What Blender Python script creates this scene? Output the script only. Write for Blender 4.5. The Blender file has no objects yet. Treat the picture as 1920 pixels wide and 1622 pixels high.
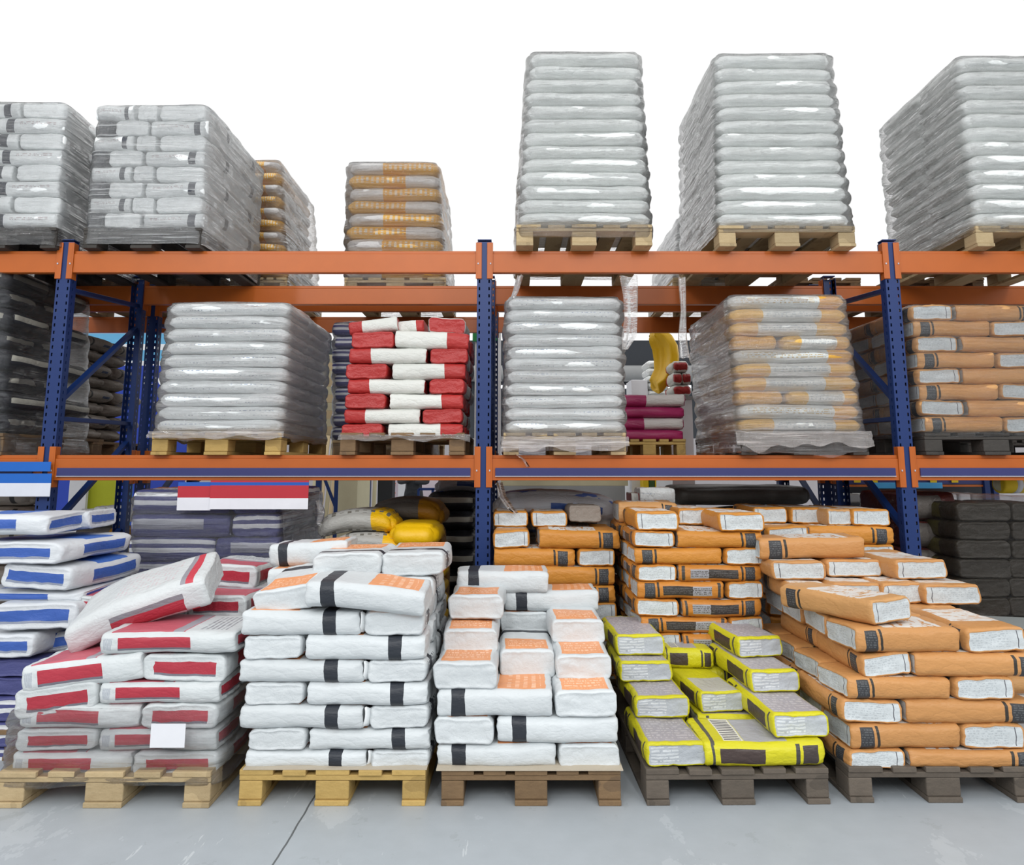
import bpy, bmesh, math, random
import numpy as np
from mathutils import Vector, noise
random.seed(7)
R = math.radians
# ------------------------------------------------------------------ camera, world, lamps, exposure
SC = bpy.context.scene
COL = SC.collection
F, CX, CY, HC = 1375.0, 960.0, 670.0, 1.43
PIT = math.atan(206.0/1375.0); SP, CP = math.sin(PIT), math.cos(PIT)
cam = bpy.data.cameras.new('camera'); cam.sensor_width = 36; cam.lens = F/1920*36
cam.shift_y = -(811-CY)/1920; cam.clip_end = 200
co = bpy.data.objects.new('camera', cam); COL.objects.link(co)
co.location = (0, 0, HC); co.rotation_euler = (math.pi/2+PIT, 0, 0); SC.camera = co
SC.view_settings.view_transform = 'Standard'; SC.view_settings.look = 'None'
SC.view_settings.gamma = 1; SC.view_settings.use_curve_mapping = False
SC.view_settings.exposure = 0.0
SC.cycles.transparent_max_bounces = 24
SC.cycles.max_bounces = 8
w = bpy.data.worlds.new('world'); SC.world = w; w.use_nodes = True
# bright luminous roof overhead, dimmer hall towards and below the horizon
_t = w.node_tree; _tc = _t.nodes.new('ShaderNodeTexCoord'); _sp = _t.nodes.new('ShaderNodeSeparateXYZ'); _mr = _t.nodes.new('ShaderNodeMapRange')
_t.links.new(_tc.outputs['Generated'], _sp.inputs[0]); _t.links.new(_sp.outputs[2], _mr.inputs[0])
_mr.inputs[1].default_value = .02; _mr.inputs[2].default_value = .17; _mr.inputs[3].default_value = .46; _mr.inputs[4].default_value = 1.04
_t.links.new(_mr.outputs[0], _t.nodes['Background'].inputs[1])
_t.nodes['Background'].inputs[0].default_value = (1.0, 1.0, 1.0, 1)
def area(x, y, z, sx, sy, e, col=(1, 1, 1), rot=(0, 0, 0)):
    l = bpy.data.lights.new('strip_and_fill_light', 'AREA'); l.shape = 'RECTANGLE'; l.size = sx; l.size_y = sy
    l.energy = e; l.color = col
    o = bpy.data.objects.new('strip_and_fill_light', l); o.location = (x, y, z); o.rotation_euler = rot; COL.objects.link(o)
for lx in (-4, -1.3, 1.3, 4):
    area(lx, -.3, 5.4, .16, 2.8, 20, (.97, .99, 1), (R(28), 0, 0))
    area(lx*1.4, -5, 6.5, .3, 3.2, 150, (.97, .99, 1), (R(58), 0, 0))  # added fill row, unseen behind the camera, brightens the upper stacks

# ------------------------------------------------------------------ helpers
def P(px, py, d):
    xc = (px-CX)/F; yc = (CY-py)/F; fw = CP-yc*SP
    return xc/fw*d, HC+(SP+yc*CP)/fw*d
def S(h, k=1.0):
    h = h.lstrip('#'); r = []
    for i in (0, 2, 4):
        c = int(h[i:i+2], 16)/255; r.append(k*(c/12.92 if c <= .04045 else ((c+.055)/1.055)**2.4))
    return tuple(r)+(1,)
class M:
    """small node material builder; masks are functions of the unfolded sack coordinates"""
    def __init__(s, name, base, rough=.6, coat=0, bump=.25, bscale=38, metal=0, var=.06, spec=.4):
        s.m = bpy.data.materials.new(name); s.m.use_nodes = True; s.t = s.m.node_tree; s.n = s.t.nodes
        s.b = s.n['Principled BSDF']; s.b.inputs['Roughness'].default_value = rough
        s.b.inputs['Metallic'].default_value = metal; s.b.inputs['Coat Weight'].default_value = coat
        s.b.inputs['Specular IOR Level'].default_value = spec
        s.c = s.rgb(S(base)); s.A = None
        s.var = var; s.bump = bump; s.bs = bscale
    def new(s, t, **k):
        n = s.n.new(t)
        for a, v in k.items(): setattr(n, a, v)
        return n
    def put(s, sock, v):
        if isinstance(v, bpy.types.NodeSocket): s.t.links.new(v, sock)
        else: sock.default_value = v
    def rgb(s, c):
        n = s.new('ShaderNodeRGB'); n.outputs[0].default_value = c; return n.outputs[0]
    def ma(s, op, a, b=None, c=None):
        n = s.new('ShaderNodeMath', operation=op); s.put(n.inputs[0], a)
        if b is not None: s.put(n.inputs[1], b)
        if c is not None: s.put(n.inputs[2], c)
        return n.outputs[0]
    def rest(s):
        if not s.A:
            a = s.new('ShaderNodeAttribute', attribute_name='rest'); x = s.new('ShaderNodeSeparateXYZ')
            s.t.links.new(a.outputs['Vector'], x.inputs[0]); s.A = [x.outputs[i] for i in range(3)]; s.V = a.outputs['Vector']
            s.ab = [s.ma('ABSOLUTE', q) for q in s.A]
        return s.A
    def rg(s, k, lo, hi, absol=False):
        s.rest(); q = s.ab[k] if absol else s.A[k]
        return s.ma('COMPARE', q, (lo+hi)/2, (hi-lo)/2)
    def mul(s, *ms):
        r = ms[0]
        for m in ms[1:]: r = s.ma('MULTIPLY', r, m)
        return r
    def side(s): return s.rg(1, .97, 1.1, True)
    def end(s): return s.rg(0, .985, 1.1, True)
    def top(s): return s.rg(2, .95, 1.1, True)
    def nz(s, vec, scale, detail=2, rough=.5, mp=None):
        if mp:
            g = s.new('ShaderNodeMapping'); g.inputs['Scale'].default_value = mp; s.t.links.new(vec, g.inputs[0]); vec = g.outputs[0]
        n = s.new('ShaderNodeTexNoise'); s.t.links.new(vec, n.inputs['Vector'])
        n.inputs['Scale'].default_value = scale; n.inputs['Detail'].default_value = detail; n.inputs['Roughness'].default_value = rough
        return n.outputs['Fac']
    def text(s, row, along, n, f, th=.5):
        """rows of small print: rows stacked along axis `row`, glyphs along axis `along`"""
        s.rest(); r = s.ma('MULTIPLY', s.A[row], n); fr = s.ma('FRACT', r); fl = s.ma('FLOOR', r)
        line = s.ma('LESS_THAN', fr, .5); cx = s.new('ShaderNodeCombineXYZ')
        s.put(cx.inputs[0], s.ma('MULTIPLY', s.A[along], f)); s.put(cx.inputs[1], s.ma('MULTIPLY', fl, 3.7))
        g = s.nz(cx.outputs[0], 1.0, 1)
        return s.ma('MULTIPLY', line, s.ma('GREATER_THAN', g, th))
    def lay(s, mask, col):
        n = s.new('ShaderNodeMix', data_type='RGBA'); s.put(n.inputs[0], mask); s.put(n.inputs[6], s.c)
        s.put(n.inputs[7], S(col) if isinstance(col, str) else col); s.c = n.outputs[2]; return s
    def done(s):
        oi = s.new('ShaderNodeObjectInfo'); tc = s.new('ShaderNodeTexCoord')
        v = s.ma('MULTIPLY_ADD', oi.outputs['Random'], 2*s.var, 1-s.var)
        h = s.new('ShaderNodeHueSaturation'); s.put(h.inputs['Value'], v); s.put(h.inputs['Color'], s.c)
        nz = s.nz(tc.outputs['Object'], 9, 4, .6)
        k = s.ma('MULTIPLY_ADD', nz, .16, .92)
        g = s.new('ShaderNodeMix', data_type='RGBA', blend_type='MULTIPLY'); g.inputs[0].default_value = 1
        s.put(g.inputs[6], h.outputs[0]); cc = s.new('ShaderNodeCombineColor')
        for i in range(3): s.put(cc.inputs[i], k)
        s.put(g.inputs[7], cc.outputs[0]); s.put(s.b.inputs['Base Color'], g.outputs[2])
        if s.bump and s.A:
            bn = s.new('ShaderNodeBump'); bn.inputs['Strength'].default_value = min(1, s.bump*1.3); bn.inputs['Distance'].default_value = .020
            r1 = s.nz(tc.outputs['Object'], 11, 3, .55, (1, 1.5, 2.2)); rd = s.ma('ABSOLUTE', s.ma('SUBTRACT', r1, .5))
            n2 = s.new('ShaderNodeBump'); n2.inputs['Strength'].default_value = s.bump; n2.inputs['Distance'].default_value = .008
            s.put(bn.inputs['Height'], s.ma('POWER', rd, .7)); s.put(n2.inputs['Height'], s.nz(tc.outputs['Object'], s.bs, 3, .6)); s.put(n2.inputs['Normal'], bn.outputs[0])
            s.put(s.b.inputs['Normal'], n2.outputs[0])
        elif s.bump:
            bn = s.new('ShaderNodeBump'); bn.inputs['Strength'].default_value = s.bump; bn.inputs['Distance'].default_value = .01
            s.put(bn.inputs['Height'], s.nz(tc.outputs['Object'], s.bs, 3, .6)); s.put(s.b.inputs['Normal'], bn.outputs[0])
        return s.m
def plain(name, col, **k): return M(name, col, **k).done()

# ------------------------------------------------------------------ object helpers
NL = {}
def tag(o, label, cat, group=None, kind=None):
    o['label'] = label; o['category'] = cat
    if group: o['group'] = group
    if kind: o['kind'] = kind
    n = len(label.split())
    if n > 16 or n < 4: print('LABELLEN', n, label)
    NL[label] = NL.get(label, 0)+1
    return o
def empty(name, loc=(0, 0, 0), rz=0):
    o = bpy.data.objects.new(name, None); COL.objects.link(o); o.location = loc; o.rotation_euler = (0, 0, rz)
    o.empty_display_size = .1; return o
def mk(name, V, Fc, mat, parent=None, smooth=False, loc=None):
    me = bpy.data.meshes.new(name); me.from_pydata([tuple(v) for v in V], [], Fc)
    me.materials.append(mat)
    if smooth: me.polygons.foreach_set('use_smooth', [True]*len(me.polygons))
    me.update(); o = bpy.data.objects.new(name, me); COL.objects.link(o)
    if parent: o.parent = parent
    if loc: o.location = loc
    return o
def boxes(name, L, mat, parent=None, bev=0.0, jit=0, loc=None):
    V, Fc = [], []
    for (x0, x1, y0, y1, z0, z1) in L:
        n = len(V)
        for z in (z0, z1):
            for x, y in ((x0, y0), (x1, y0), (x1, y1), (x0, y1)): V.append((x, y, z))
        Fc += [[n, n+3, n+2, n+1], [n+4, n+5, n+6, n+7]]+[[n+i, n+(i+1) % 4, n+4+(i+1) % 4, n+4+i] for i in range(4)]
    o = mk(name, V, Fc, mat, parent, loc=loc)
    if bev:
        m = o.modifiers.new('bevel', 'BEVEL'); m.width = bev; m.segments = 2; m.limit_method = 'ANGLE'
    return o
def bar(name, a, b, w, h, mat, parent=None, bev=.002):
    """box beam from a to b, section w x h"""
    a, b = Vector(a), Vector(b); u = (b-a).normalized(); r = u.cross(Vector((1, 0, 0)))
    if r.length < .1: r = u.cross(Vector((0, 1, 0)))
    r.normalize(); q = u.cross(r); V = []
    for p in (a, b):
        for s1, s2 in ((-1, -1), (1, -1), (1, 1), (-1, 1)): V.append(p+r*s1*w/2+q*s2*h/2)
    Fc = [[0, 3, 2, 1], [4, 5, 6, 7]]+[[i, (i+1) % 4, 4+(i+1) % 4, 4+i] for i in range(4)]
    o = mk(name, V, Fc, mat, parent)
    m = o.modifiers.new('bevel', 'BEVEL'); m.width = bev; m.segments = 1
    return o
def tube(name, pts, r, mat, parent=None, n=8):
    V, Fc = [], []; pts = [Vector(p) for p in pts]
    for i, p in enumerate(pts):
        u = (pts[min(i+1, len(pts)-1)]-pts[max(i-1, 0)]).normalized()
        a = u.orthogonal().normalized() if i == 0 else (pa-u*pa.dot(u)).normalized()
        pa = a; b = u.cross(a); rr = r[i] if isinstance(r, (list, tuple)) else r
        for k in range(n):
            t = 2*math.pi*k/n; V.append(p+a*math.cos(t)*rr+b*math.sin(t)*rr)
    for i in range(len(pts)-1):
        for k in range(n): Fc.append([i*n+k, i*n+(k+1) % n, (i+1)*n+(k+1) % n, (i+1)*n+k])
    Fc += [list(range(n))[::-1], [(len(pts)-1)*n+k for k in range(n)]]
    return mk(name, V, Fc, mat, parent, smooth=True)

# ------------------------------------------------------------------ sack mesh
def axis(n, e):
    t = np.linspace(-1, 1, n); return np.sign(t)*(1-(1-np.abs(t))**e)
def sack_mesh(name, L, W, H, mat_key, seed, cls='paper', bend=None, nx=30, ny=16, nz=9):
    ax, ay, az = axis(nx, 1.5), axis(ny, 1.5), axis(nz, 1.25)
    idx = {}; V = []
    def vid(i, j, k):
        q = (i, j, k)
        if q not in idx: idx[q] = len(V); V.append((ax[i], ay[j], az[k]))
        return idx[q]
    Fc = []
    for i in range(nx-1):
        for j in range(ny-1):
            Fc.append([vid(i, j, 0), vid(i, j+1, 0), vid(i+1, j+1, 0), vid(i+1, j, 0)])
            Fc.append([vid(i, j, nz-1), vid(i+1, j, nz-1), vid(i+1, j+1, nz-1), vid(i, j+1, nz-1)])
        for k in range(nz-1):
            Fc.append([vid(i, 0, k), vid(i+1, 0, k), vid(i+1, 0, k+1), vid(i, 0, k+1)])
            Fc.append([vid(i, ny-1, k), vid(i, ny-1, k+1), vid(i+1, ny-1, k+1), vid(i+1, ny-1, k)])
    for j in range(ny-1):
        for k in range(nz-1):
            Fc.append([vid(0, j, k), vid(0, j, k+1), vid(0, j+1, k+1), vid(0, j+1, k)])
            Fc.append([vid(nx-1, j, k), vid(nx-1, j+1, k), vid(nx-1, j+1, k+1), vid(nx-1, j, k+1)])
    rest = np.array(V, float); a, b, c = rest.T
    hx, hy, hz = L/2, W/2, H/2
    p = rest*np.array([hx, hy, hz])
    soft = cls not in ('paper', 'boxy')
    rx, ry, rz = (.6*H, .42*H, .42*H) if soft else (.13*H, .24*H, .26*H)
    inner = np.array([hx-rx, hy-ry, hz-rz]); rr = np.array([rx, ry, rz])
    q = np.clip(p, -inner, inner); dlt = (p-q)/rr; ln = np.linalg.norm(dlt, axis=1); mx = np.abs(dlt).max(axis=1)
    s = np.where(ln > 1e-6, mx/np.maximum(ln, 1e-6), 1); p = q+dlt*s[:, None]*rr
    # pillow: sides belly out between the ends, corners droop
    p[:, 1] += np.sign(b)*(abs(b) > .5)*.02*(1-a**4)*(1-c*c)*(1.4 if soft else .7)*(H/.1)*.6
    p[:, 2] *= 1-(.15 if soft else .05)*abs(a)**9-(.05 if soft else .03)*abs(b)**8
    if soft:
        p[:, 1] *= 1-.03*abs(a)**6
        p[:, 0] *= 1-.015*np.abs(b)**8
    else:
        p[:, 0] += np.sign(a)*(abs(a) > .98)*(-.006+.007*np.maximum(abs(b), abs(c))**6)
    out = np.empty_like(p); off = Vector((seed*7.3, seed*3.1, seed*1.7))
    for i in range(len(p)):
        v = Vector(p[i]); e = abs(a[i])
        n1 = noise.noise_vector(v*5+off); n2 = noise.noise_vector(Vector((v.x*26, v.y*26, v.z*40))+off)
        n3 = noise.noise(Vector((v.x*9, v.y*30, v.z*60))+off*2)
        k1 = .014 if not soft else .013; k2 = (.0028+.004*e**6) if not soft else (.0025+.010*e**8)
        w_ = Vector((n1.x*k1*.7, n1.y*k1, n1.z*k1*.55))+Vector((n2.x*k2, n2.y*k2, n2.z*k2*.7))
        if soft: w_.z += n3*.004*e**3
        out[i] = v+w_
    p = out
    if bend: p = bend(p, a, b, c)
    me = bpy.data.meshes.new(name); me.from_pydata(p.tolist(), [], Fc); me.materials.append(MAT[mat_key])
    me.polygons.foreach_set('use_smooth', [True]*len(me.polygons))
    at = me.attributes.new('rest', 'FLOAT_VECTOR', 'POINT'); at.data.foreach_set('vector', rest.ravel())
    me.update(); return me
PLAST = ('sil', 'clr', 'yw', 'wy', 'gold', 'gips', 'wk', 'wk2', 'drkw', 'gb', 'chr', 'db', 'pur', 'pur2')
CACHE = {}
NOM = {'boxy': (.5, .3, .13), 'paper': (.5, .29, .1), 'plastic': (.8, .58, .105), 'fat': (.5, .3, .13)}
def get_sack(mat_key, cls, v):
    k = (mat_key, cls, v)
    if k not in CACHE:
        L, W, H = NOM[cls]; CACHE[k] = sack_mesh('sack', L, W, H, mat_key, v+hash(len(mat_key)) % 5, cls)
    return CACHE[k]
def place(mat_key, cls, dims, loc, rz, label, group, tilt=(0, 0), name='cement_sack', mesh=None, cat='sack', rand=None):
    if name == 'cement_sack' and mat_key in PLAST: name = 'plastic_sack'
    rnd = rand or random
    me = mesh or get_sack(mat_key, cls, rnd.randrange(3))
    o = bpy.data.objects.new(name, me); COL.objects.link(o); o.location = loc
    o.rotation_euler = (tilt[0], tilt[1], rz)
    if not mesh:
        N = NOM[cls]; o.scale = (dims[0]/N[0], dims[1]/N[1], dims[2]/N[2])
    tag(o, label, cat, group); return o

# ------------------------------------------------------------------ materials
MAT = {}
MAT['steel_orange'] = plain('orange painted steel', '#b45c1f', rough=.38, bump=0, var=.04)
MAT['steel_blue'] = plain('blue painted steel', '#142f66', rough=.42, bump=0, var=.03)
MAT['rail'] = plain('navy price strip', '#35386b', rough=.35, bump=0)
MAT['rail_edge'] = plain('pale strip edge', '#b9bdcb', rough=.4, bump=0)
def wood(name, c1, c2, dirt):
    m = M(name, c1, rough=.8, bump=.35, bscale=60, var=.14)
    tc = m.new('ShaderNodeTexCoord')
    g = m.nz(tc.outputs['Object'], 5, 4, .6, (3, .35, 9)); m.lay(m.ma('MULTIPLY', g, .9), c2)
    k = m.nz(tc.outputs['Object'], 3.2, 3, .6); m.lay(m.ma('MULTIPLY', m.ma('GREATER_THAN', k, .57), .35), dirt)
    return m.done()
MAT['wood_light'] = wood('pale pallet wood', '#bda985', '#9f8964', '#857355')
MAT['wood_yellow'] = wood('yellow pallet wood', '#c3a566', '#a5874b', '#846c43')
MAT['wood_brown'] = wood('brown pallet wood', '#836a4c', '#634f3a', '#4a3e34')
MAT['wood_grey'] = wood('weathered grey pallet wood', '#6c6257', '#4f4841', '#3b3630')
MAT['wood_dark'] = wood('dark pallet wood', '#4a4642', '#33302d', '#26231f')
MAT['cardboard'] = plain('grey cardboard', '#b3a896', rough=.85)
MAT['cardgrey'] = plain('grey board sheet', '#8a8f8e', rough=.85)
MAT['white_paint'] = plain('white sheet', '#e4e5ea', rough=.6, bump=0)
MAT['paper_brown'] = plain('brown kraft paper', '#8f7a66', rough=.8)

m = M('white sack red panel', '#c9cecf', rough=.42, bump=.22, spec=.35)
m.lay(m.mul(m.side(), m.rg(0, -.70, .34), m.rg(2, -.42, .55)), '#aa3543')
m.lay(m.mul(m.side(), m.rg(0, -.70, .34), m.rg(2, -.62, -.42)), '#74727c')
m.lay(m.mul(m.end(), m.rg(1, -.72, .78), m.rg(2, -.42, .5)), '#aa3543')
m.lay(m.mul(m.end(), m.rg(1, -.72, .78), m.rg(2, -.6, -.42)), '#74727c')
m.lay(m.mul(m.side(), m.rg(0, -.93, -.8), m.rg(2, -.55, .5), m.ma('GREATER_THAN', m.ma('FRACT', m.ma('MULTIPLY', m.A[0], 60)), .45)), '#9aa0ab')
m.lay(m.mul(m.top(), m.rg(0, -.85, .22), m.rg(1, -.93, .85)), '#bd5c69')
m.lay(m.mul(m.top(), m.rg(0, .04, .2), m.rg(1, -.93, .85)), '#9c9aa2')
m.lay(m.mul(m.top(), m.rg(0, .35, .8), m.rg(1, -.7, .6), m.text(0, 1, 13, 26, .42)), '#8d9096')
MAT['rw'] = m.done()

m = M('white sack faint print', '#cdd1d2', rough=.4, bump=.25, spec=.35)
m.lay(m.mul(m.top(), m.rg(0, -.3, .55), m.rg(1, -.6, .6), m.text(0, 1, 16, 14, .5)), '#cdc3c6')
m.lay(m.mul(m.top(), m.rg(0, .66, .73)), '#96949b'); m.lay(m.mul(m.top(), m.rg(0, .73, .84)), '#c4404e')
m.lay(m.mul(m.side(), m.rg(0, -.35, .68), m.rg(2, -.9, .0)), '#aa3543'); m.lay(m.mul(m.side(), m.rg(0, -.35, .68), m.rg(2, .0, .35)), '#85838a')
MAT['rws'] = m.done()

def wb(name, a0, a1, prt=1):
    m = M(name, '#ccd1d3', rough=.42, bump=.2, spec=.35)
    m.lay(m.mul(m.rg(0, a0, a1), m.ma('MAXIMUM', m.side(), m.top())), '#2d3138')
    m.lay(m.mul(m.top(), m.rg(0, -.88, -.05), m.rg(1, -.8, .8)), '#e59a66')
    m.lay(m.mul(m.top(), m.rg(0, -.8, -.2), m.rg(1, -.7, .7), m.text(0, 1, 7, 14, .5)), '#f3bf9b')
    # print on the back long side: bent bars of black and orange small print
    if prt: m.lay(m.mul(m.rg(1, .95, 1.1), m.rg(0, .05, .8), m.rg(2, -.7, .8), m.text(0, 2, 6.5, 5, .42)), '#4a4a52')
    if prt: m.lay(m.mul(m.rg(1, .95, 1.1), m.rg(0, .1, .8), m.rg(2, -.95, -.7)), '#e0663a')
    m.lay(m.mul(m.end(), m.rg(1, -.95, -.3, True), m.rg(2, -.99, -.9)), '#d9542b')
    return m.done()
MAT['wb'] = wb('white sack black band', .38, .60); MAT['wb2'] = wb('white sack black end band', .50, .74, 0)

def yel(name, grey_top):
    m = M(name, '#cbc422', rough=.42, bump=.25, spec=.35)
    m.lay(m.mul(m.side(), m.rg(0, -.72, .0), m.rg(2, -.62, .62)), '#473b38')
    m.lay(m.mul(m.side(), m.rg(0, .5, .57)), '#45443f'); m.lay(m.mul(m.side(), m.rg(0, .62, .88), m.rg(2, -.9, .8)), '#443c39')
    m.lay(m.mul(m.side(), m.rg(0, -.86, -.81)), '#4a4a48')
    if grey_top == 1:
        m.lay(m.mul(m.top(), m.rg(0, -.9, .9), m.rg(1, -.86, .86)), '#a6a1a6')
        m.lay(m.mul(m.top(), m.rg(0, -.86, .86), m.rg(1, -.8, .8), m.text(0, 1, 9, 9, .5)), '#bdb8ba')
    elif grey_top == 2:
        m.lay(m.mul(m.top(), m.rg(0, -.95, -.1), m.rg(1, -.8, .8)), '#b9b8b0')
    else:
        m.lay(m.mul(m.top(), m.rg(0, -.62, -.3), m.rg(1, -.8, .8)), '#dcdad0')
        m.lay(m.mul(m.top(), m.rg(0, -.6, -.33), m.rg(1, -.75, .75), m.text(1, 0, 8, 30, .28)), '#55535c')
        m.lay(m.mul(m.top(), m.rg(0, -.29, .4), m.rg(1, -.8, .8)), '#a9a9ae')
        m.lay(m.mul(m.top(), m.rg(0, -.86, -.79)), '#55534c')
    m.lay(m.mul(m.end(), m.rg(1, -.93, .93), m.rg(2, -.93, .88)), '#b3b8bd')
    m.lay(m.mul(m.end(), m.rg(1, -.1, .85), m.rg(2, -.75, .75), m.text(2, 1, 3.5, 5, .35)), '#d0d4d6')
    return m.done()
MAT['yelA'] = yel('yellow sack grey top', 1); MAT['yelB'] = yel('yellow sack bright top', 2); MAT['yelC'] = yel('yellow sack printed top', 0)

def org(name, base, panel):
    m = M(name, base, rough=.42, bump=.22, spec=.35)
    m.lay(m.mul(m.rg(0, .58, .82), m.rg(2, -1.1, .9)), '#3b3c3f')
    m.lay(m.mul(m.rg(0, .60, .80), m.side(), m.rg(2, -.7, .7), m.text(2, 0, 5, 30, .5)), '#5c5e60')
    m.lay(m.mul(m.rg(0, .48, .53), m.side()), '#38342f')
    if panel:
        m.lay(m.mul(m.side(), m.rg(0, -.28, .4), m.rg(2, -.62, .5)), '#3a3532')
        m.lay(m.mul(m.side(), m.rg(0, -.72, -.28), m.rg(2, -.62, .5)), '#9a9aa0')
        m.lay(m.mul(m.side(), m.rg(0, -.72, .4), m.rg(2, -.5, .4), m.text(2, 0, 5, 40, .45)), '#5a5654')
        m.lay(m.mul(m.side(), m.rg(0, -.92, -.85)), '#45413d')
    m.lay(m.mul(m.top(), m.rg(0, -.72, .42), m.rg(1, -.85, .85), m.ma('GREATER_THAN', m.nz(m.V, 1, 3, .6, (11, 1.6, 1)), .43)), '#dcd9d4')
    m.lay(m.mul(m.end(), m.rg(1, -.93, .93), m.rg(2, -.92, .86)), '#c6ccce')
    m.lay(m.mul(m.end(), m.rg(1, -.85, .5), m.rg(2, -.75, .7), m.text(2, 1, 5, 14, .5)), '#b5bbbe')
    m.lay(m.mul(m.end(), m.rg(1, .7, .73), m.rg(2, -.8, .8)), '#5a5a60')
    return m.done()
MAT['org'] = org('orange sack', '#c48436', 0); MAT['orgp'] = org('orange sack dark panel', '#c17e33', 1)
MAT['orgf'] = org('orange sack front stack', '#c38d56', 0); MAT['orgl'] = org('tan orange sack', '#c79660', 0)

m = M('white sack blue panel', '#cdd1d5', rough=.4, bump=.22)
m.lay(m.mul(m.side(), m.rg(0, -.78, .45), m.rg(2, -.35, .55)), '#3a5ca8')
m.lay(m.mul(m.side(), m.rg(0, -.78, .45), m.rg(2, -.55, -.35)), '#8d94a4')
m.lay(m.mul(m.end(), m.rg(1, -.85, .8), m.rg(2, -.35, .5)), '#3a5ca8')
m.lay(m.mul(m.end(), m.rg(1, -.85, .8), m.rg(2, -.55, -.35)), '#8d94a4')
m.lay(m.mul(m.top(), m.rg(0, -.6, .25), m.rg(1, -.8, .95)), '#3f6cbc')
MAT['blu'] = m.done()

m = M('red and white sack', '#a9302e', rough=.42, bump=.25)
m.lay(m.mul(m.rg(0, -.984, .42), m.rg(2, -1.1, 1.1)), '#d2d3cd')
MAT['red'] = m.done()
m = M('navy striped sack', '#4a4d80', rough=.4, bump=.2)
m.lay(m.rg(2, .5, .97), '#dfe1e4'); m.lay(m.rg(2, -.25, .15), '#dfe1e4')
MAT['pur'] = m.done()
m = M('navy sack one stripe', '#4a4d80', rough=.4, bump=.2)
m.lay(m.mul(m.rg(2, .1, .6), m.rg(0, -.97, .5)), '#b7b9c2'); m.lay(m.mul(m.rg(2, -.3, .1), m.rg(0, -.97, .5)), '#8b8c99')
MAT['pur2'] = m.done()
m = M('silver plastic sack', '#ebeeec', rough=.24, bump=.35, bscale=26, spec=.6, var=.05)
m.lay(m.mul(m.side(), m.rg(0, -.6, .5), m.rg(2, -.2, .6), m.ma('GREATER_THAN', m.nz(m.V, 3, 2), .6)), '#d9dcda')
MAT['sil'] = m.done()
m = M('white plastic sack', '#e6eaea', rough=.26, bump=.35, bscale=30, spec=.6, var=.05)
m.lay(m.mul(m.side(), m.rg(0, -.9, -.1), m.rg(2, .15, .5), m.text(2, 0, 4, 26, .55)), '#8e9db5')
m.lay(m.mul(m.side(), m.rg(0, -.8, .8), m.rg(2, -.55, -.4), m.text(2, 0, 4, 40, .62)), '#7d8798')
MAT['clr'] = m.done()
m = M('white sack black end', '#e9ecec', rough=.34, bump=.25, spec=.5)
m.lay(m.mul(m.side(), m.rg(0, -.72, -.5)), '#40434c')
m.lay(m.mul(m.side(), m.rg(0, -.4, .8), m.rg(2, -.1, .3), m.text(2, 0, 5, 16, .5)), '#b9a9ab')
MAT['wk'] = m.done()
MAT['wk2'] = M('black topped sack', '#30333a', rough=.35).lay(1.0, '#2b2e35').done()
m = M('yellow and white plastic sack', '#dcae4c', rough=.3, bump=.3, spec=.55)
m.lay(m.rg(0, -.45, .55), '#cfd0cc'); m.lay(m.mul(m.side(), m.rg(0, -.4, .5), m.rg(2, -.5, .5), m.text(2, 0, 3, 20, .5)), '#aeb3b5')
MAT['yw'] = m.done()
m = M('pale plastic sack yellow end', '#cccfcc', rough=.3, bump=.3, spec=.55)
m.lay(m.rg(0, .55, 1.1), '#d9a238'); m.lay(m.mul(m.side(), m.rg(0, -.9, .5), m.rg(2, -.4, .5), m.text(2, 0, 3, 22, .5)), '#b8a37a')
MAT['wy'] = m.done()
m = M('gold printed sack', '#d8a548', rough=.3, bump=.3, spec=.5)
m.lay(m.rg(0, -1.1, -.25), '#c9c6c4'); m.lay(m.mul(m.side(), m.rg(0, -.2, .9), m.rg(2, -.5, .6), m.text(0, 2, 9, 8, .45)), '#cfc5b4')
MAT['gold'] = m.done()
m = M('grey sack yellow end', '#a9a8a3', rough=.45, bump=.3)
m.lay(m.rg(0, .42, 1.1), '#e3b211'); m.lay(m.mul(m.top(), m.text(0, 1, 5, 8, .5)), '#6b6860')
MAT['gy'] = m.done()
MAT['yel2'] = M('plain golden sack', '#e8b810', rough=.4, bump=.3).done()
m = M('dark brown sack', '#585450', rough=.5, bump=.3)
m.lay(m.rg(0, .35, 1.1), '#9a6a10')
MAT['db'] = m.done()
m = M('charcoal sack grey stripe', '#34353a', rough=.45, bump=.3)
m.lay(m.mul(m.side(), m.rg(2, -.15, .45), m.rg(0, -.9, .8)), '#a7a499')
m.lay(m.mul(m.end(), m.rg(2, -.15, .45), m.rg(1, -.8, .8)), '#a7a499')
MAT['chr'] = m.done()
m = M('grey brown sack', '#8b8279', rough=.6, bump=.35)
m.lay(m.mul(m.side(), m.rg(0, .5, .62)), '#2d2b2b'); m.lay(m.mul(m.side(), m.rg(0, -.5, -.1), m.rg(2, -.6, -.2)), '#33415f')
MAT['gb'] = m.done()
m = M('magenta sack', '#9a2457', rough=.45, bump=.3); MAT['mag'] = m.done()
m = M('magenta sack white half', '#9a2457', rough=.45, bump=.3); m.lay(m.rg(0, -.1, .96), '#c9c3bf'); MAT['mag2'] = m.done()
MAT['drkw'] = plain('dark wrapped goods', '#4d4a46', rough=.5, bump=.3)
MAT['pinkred'] = M('red and white sack small', '#d8d2d0', rough=.4).lay(1.0, '#cfc8c6').done()
m = M('dark red sack', '#5a1f1c', rough=.5, bump=.3); m.lay(m.mul(m.side(), m.rg(0, -.5, .4)), '#6a645f'); MAT['dred'] = m.done()
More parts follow.
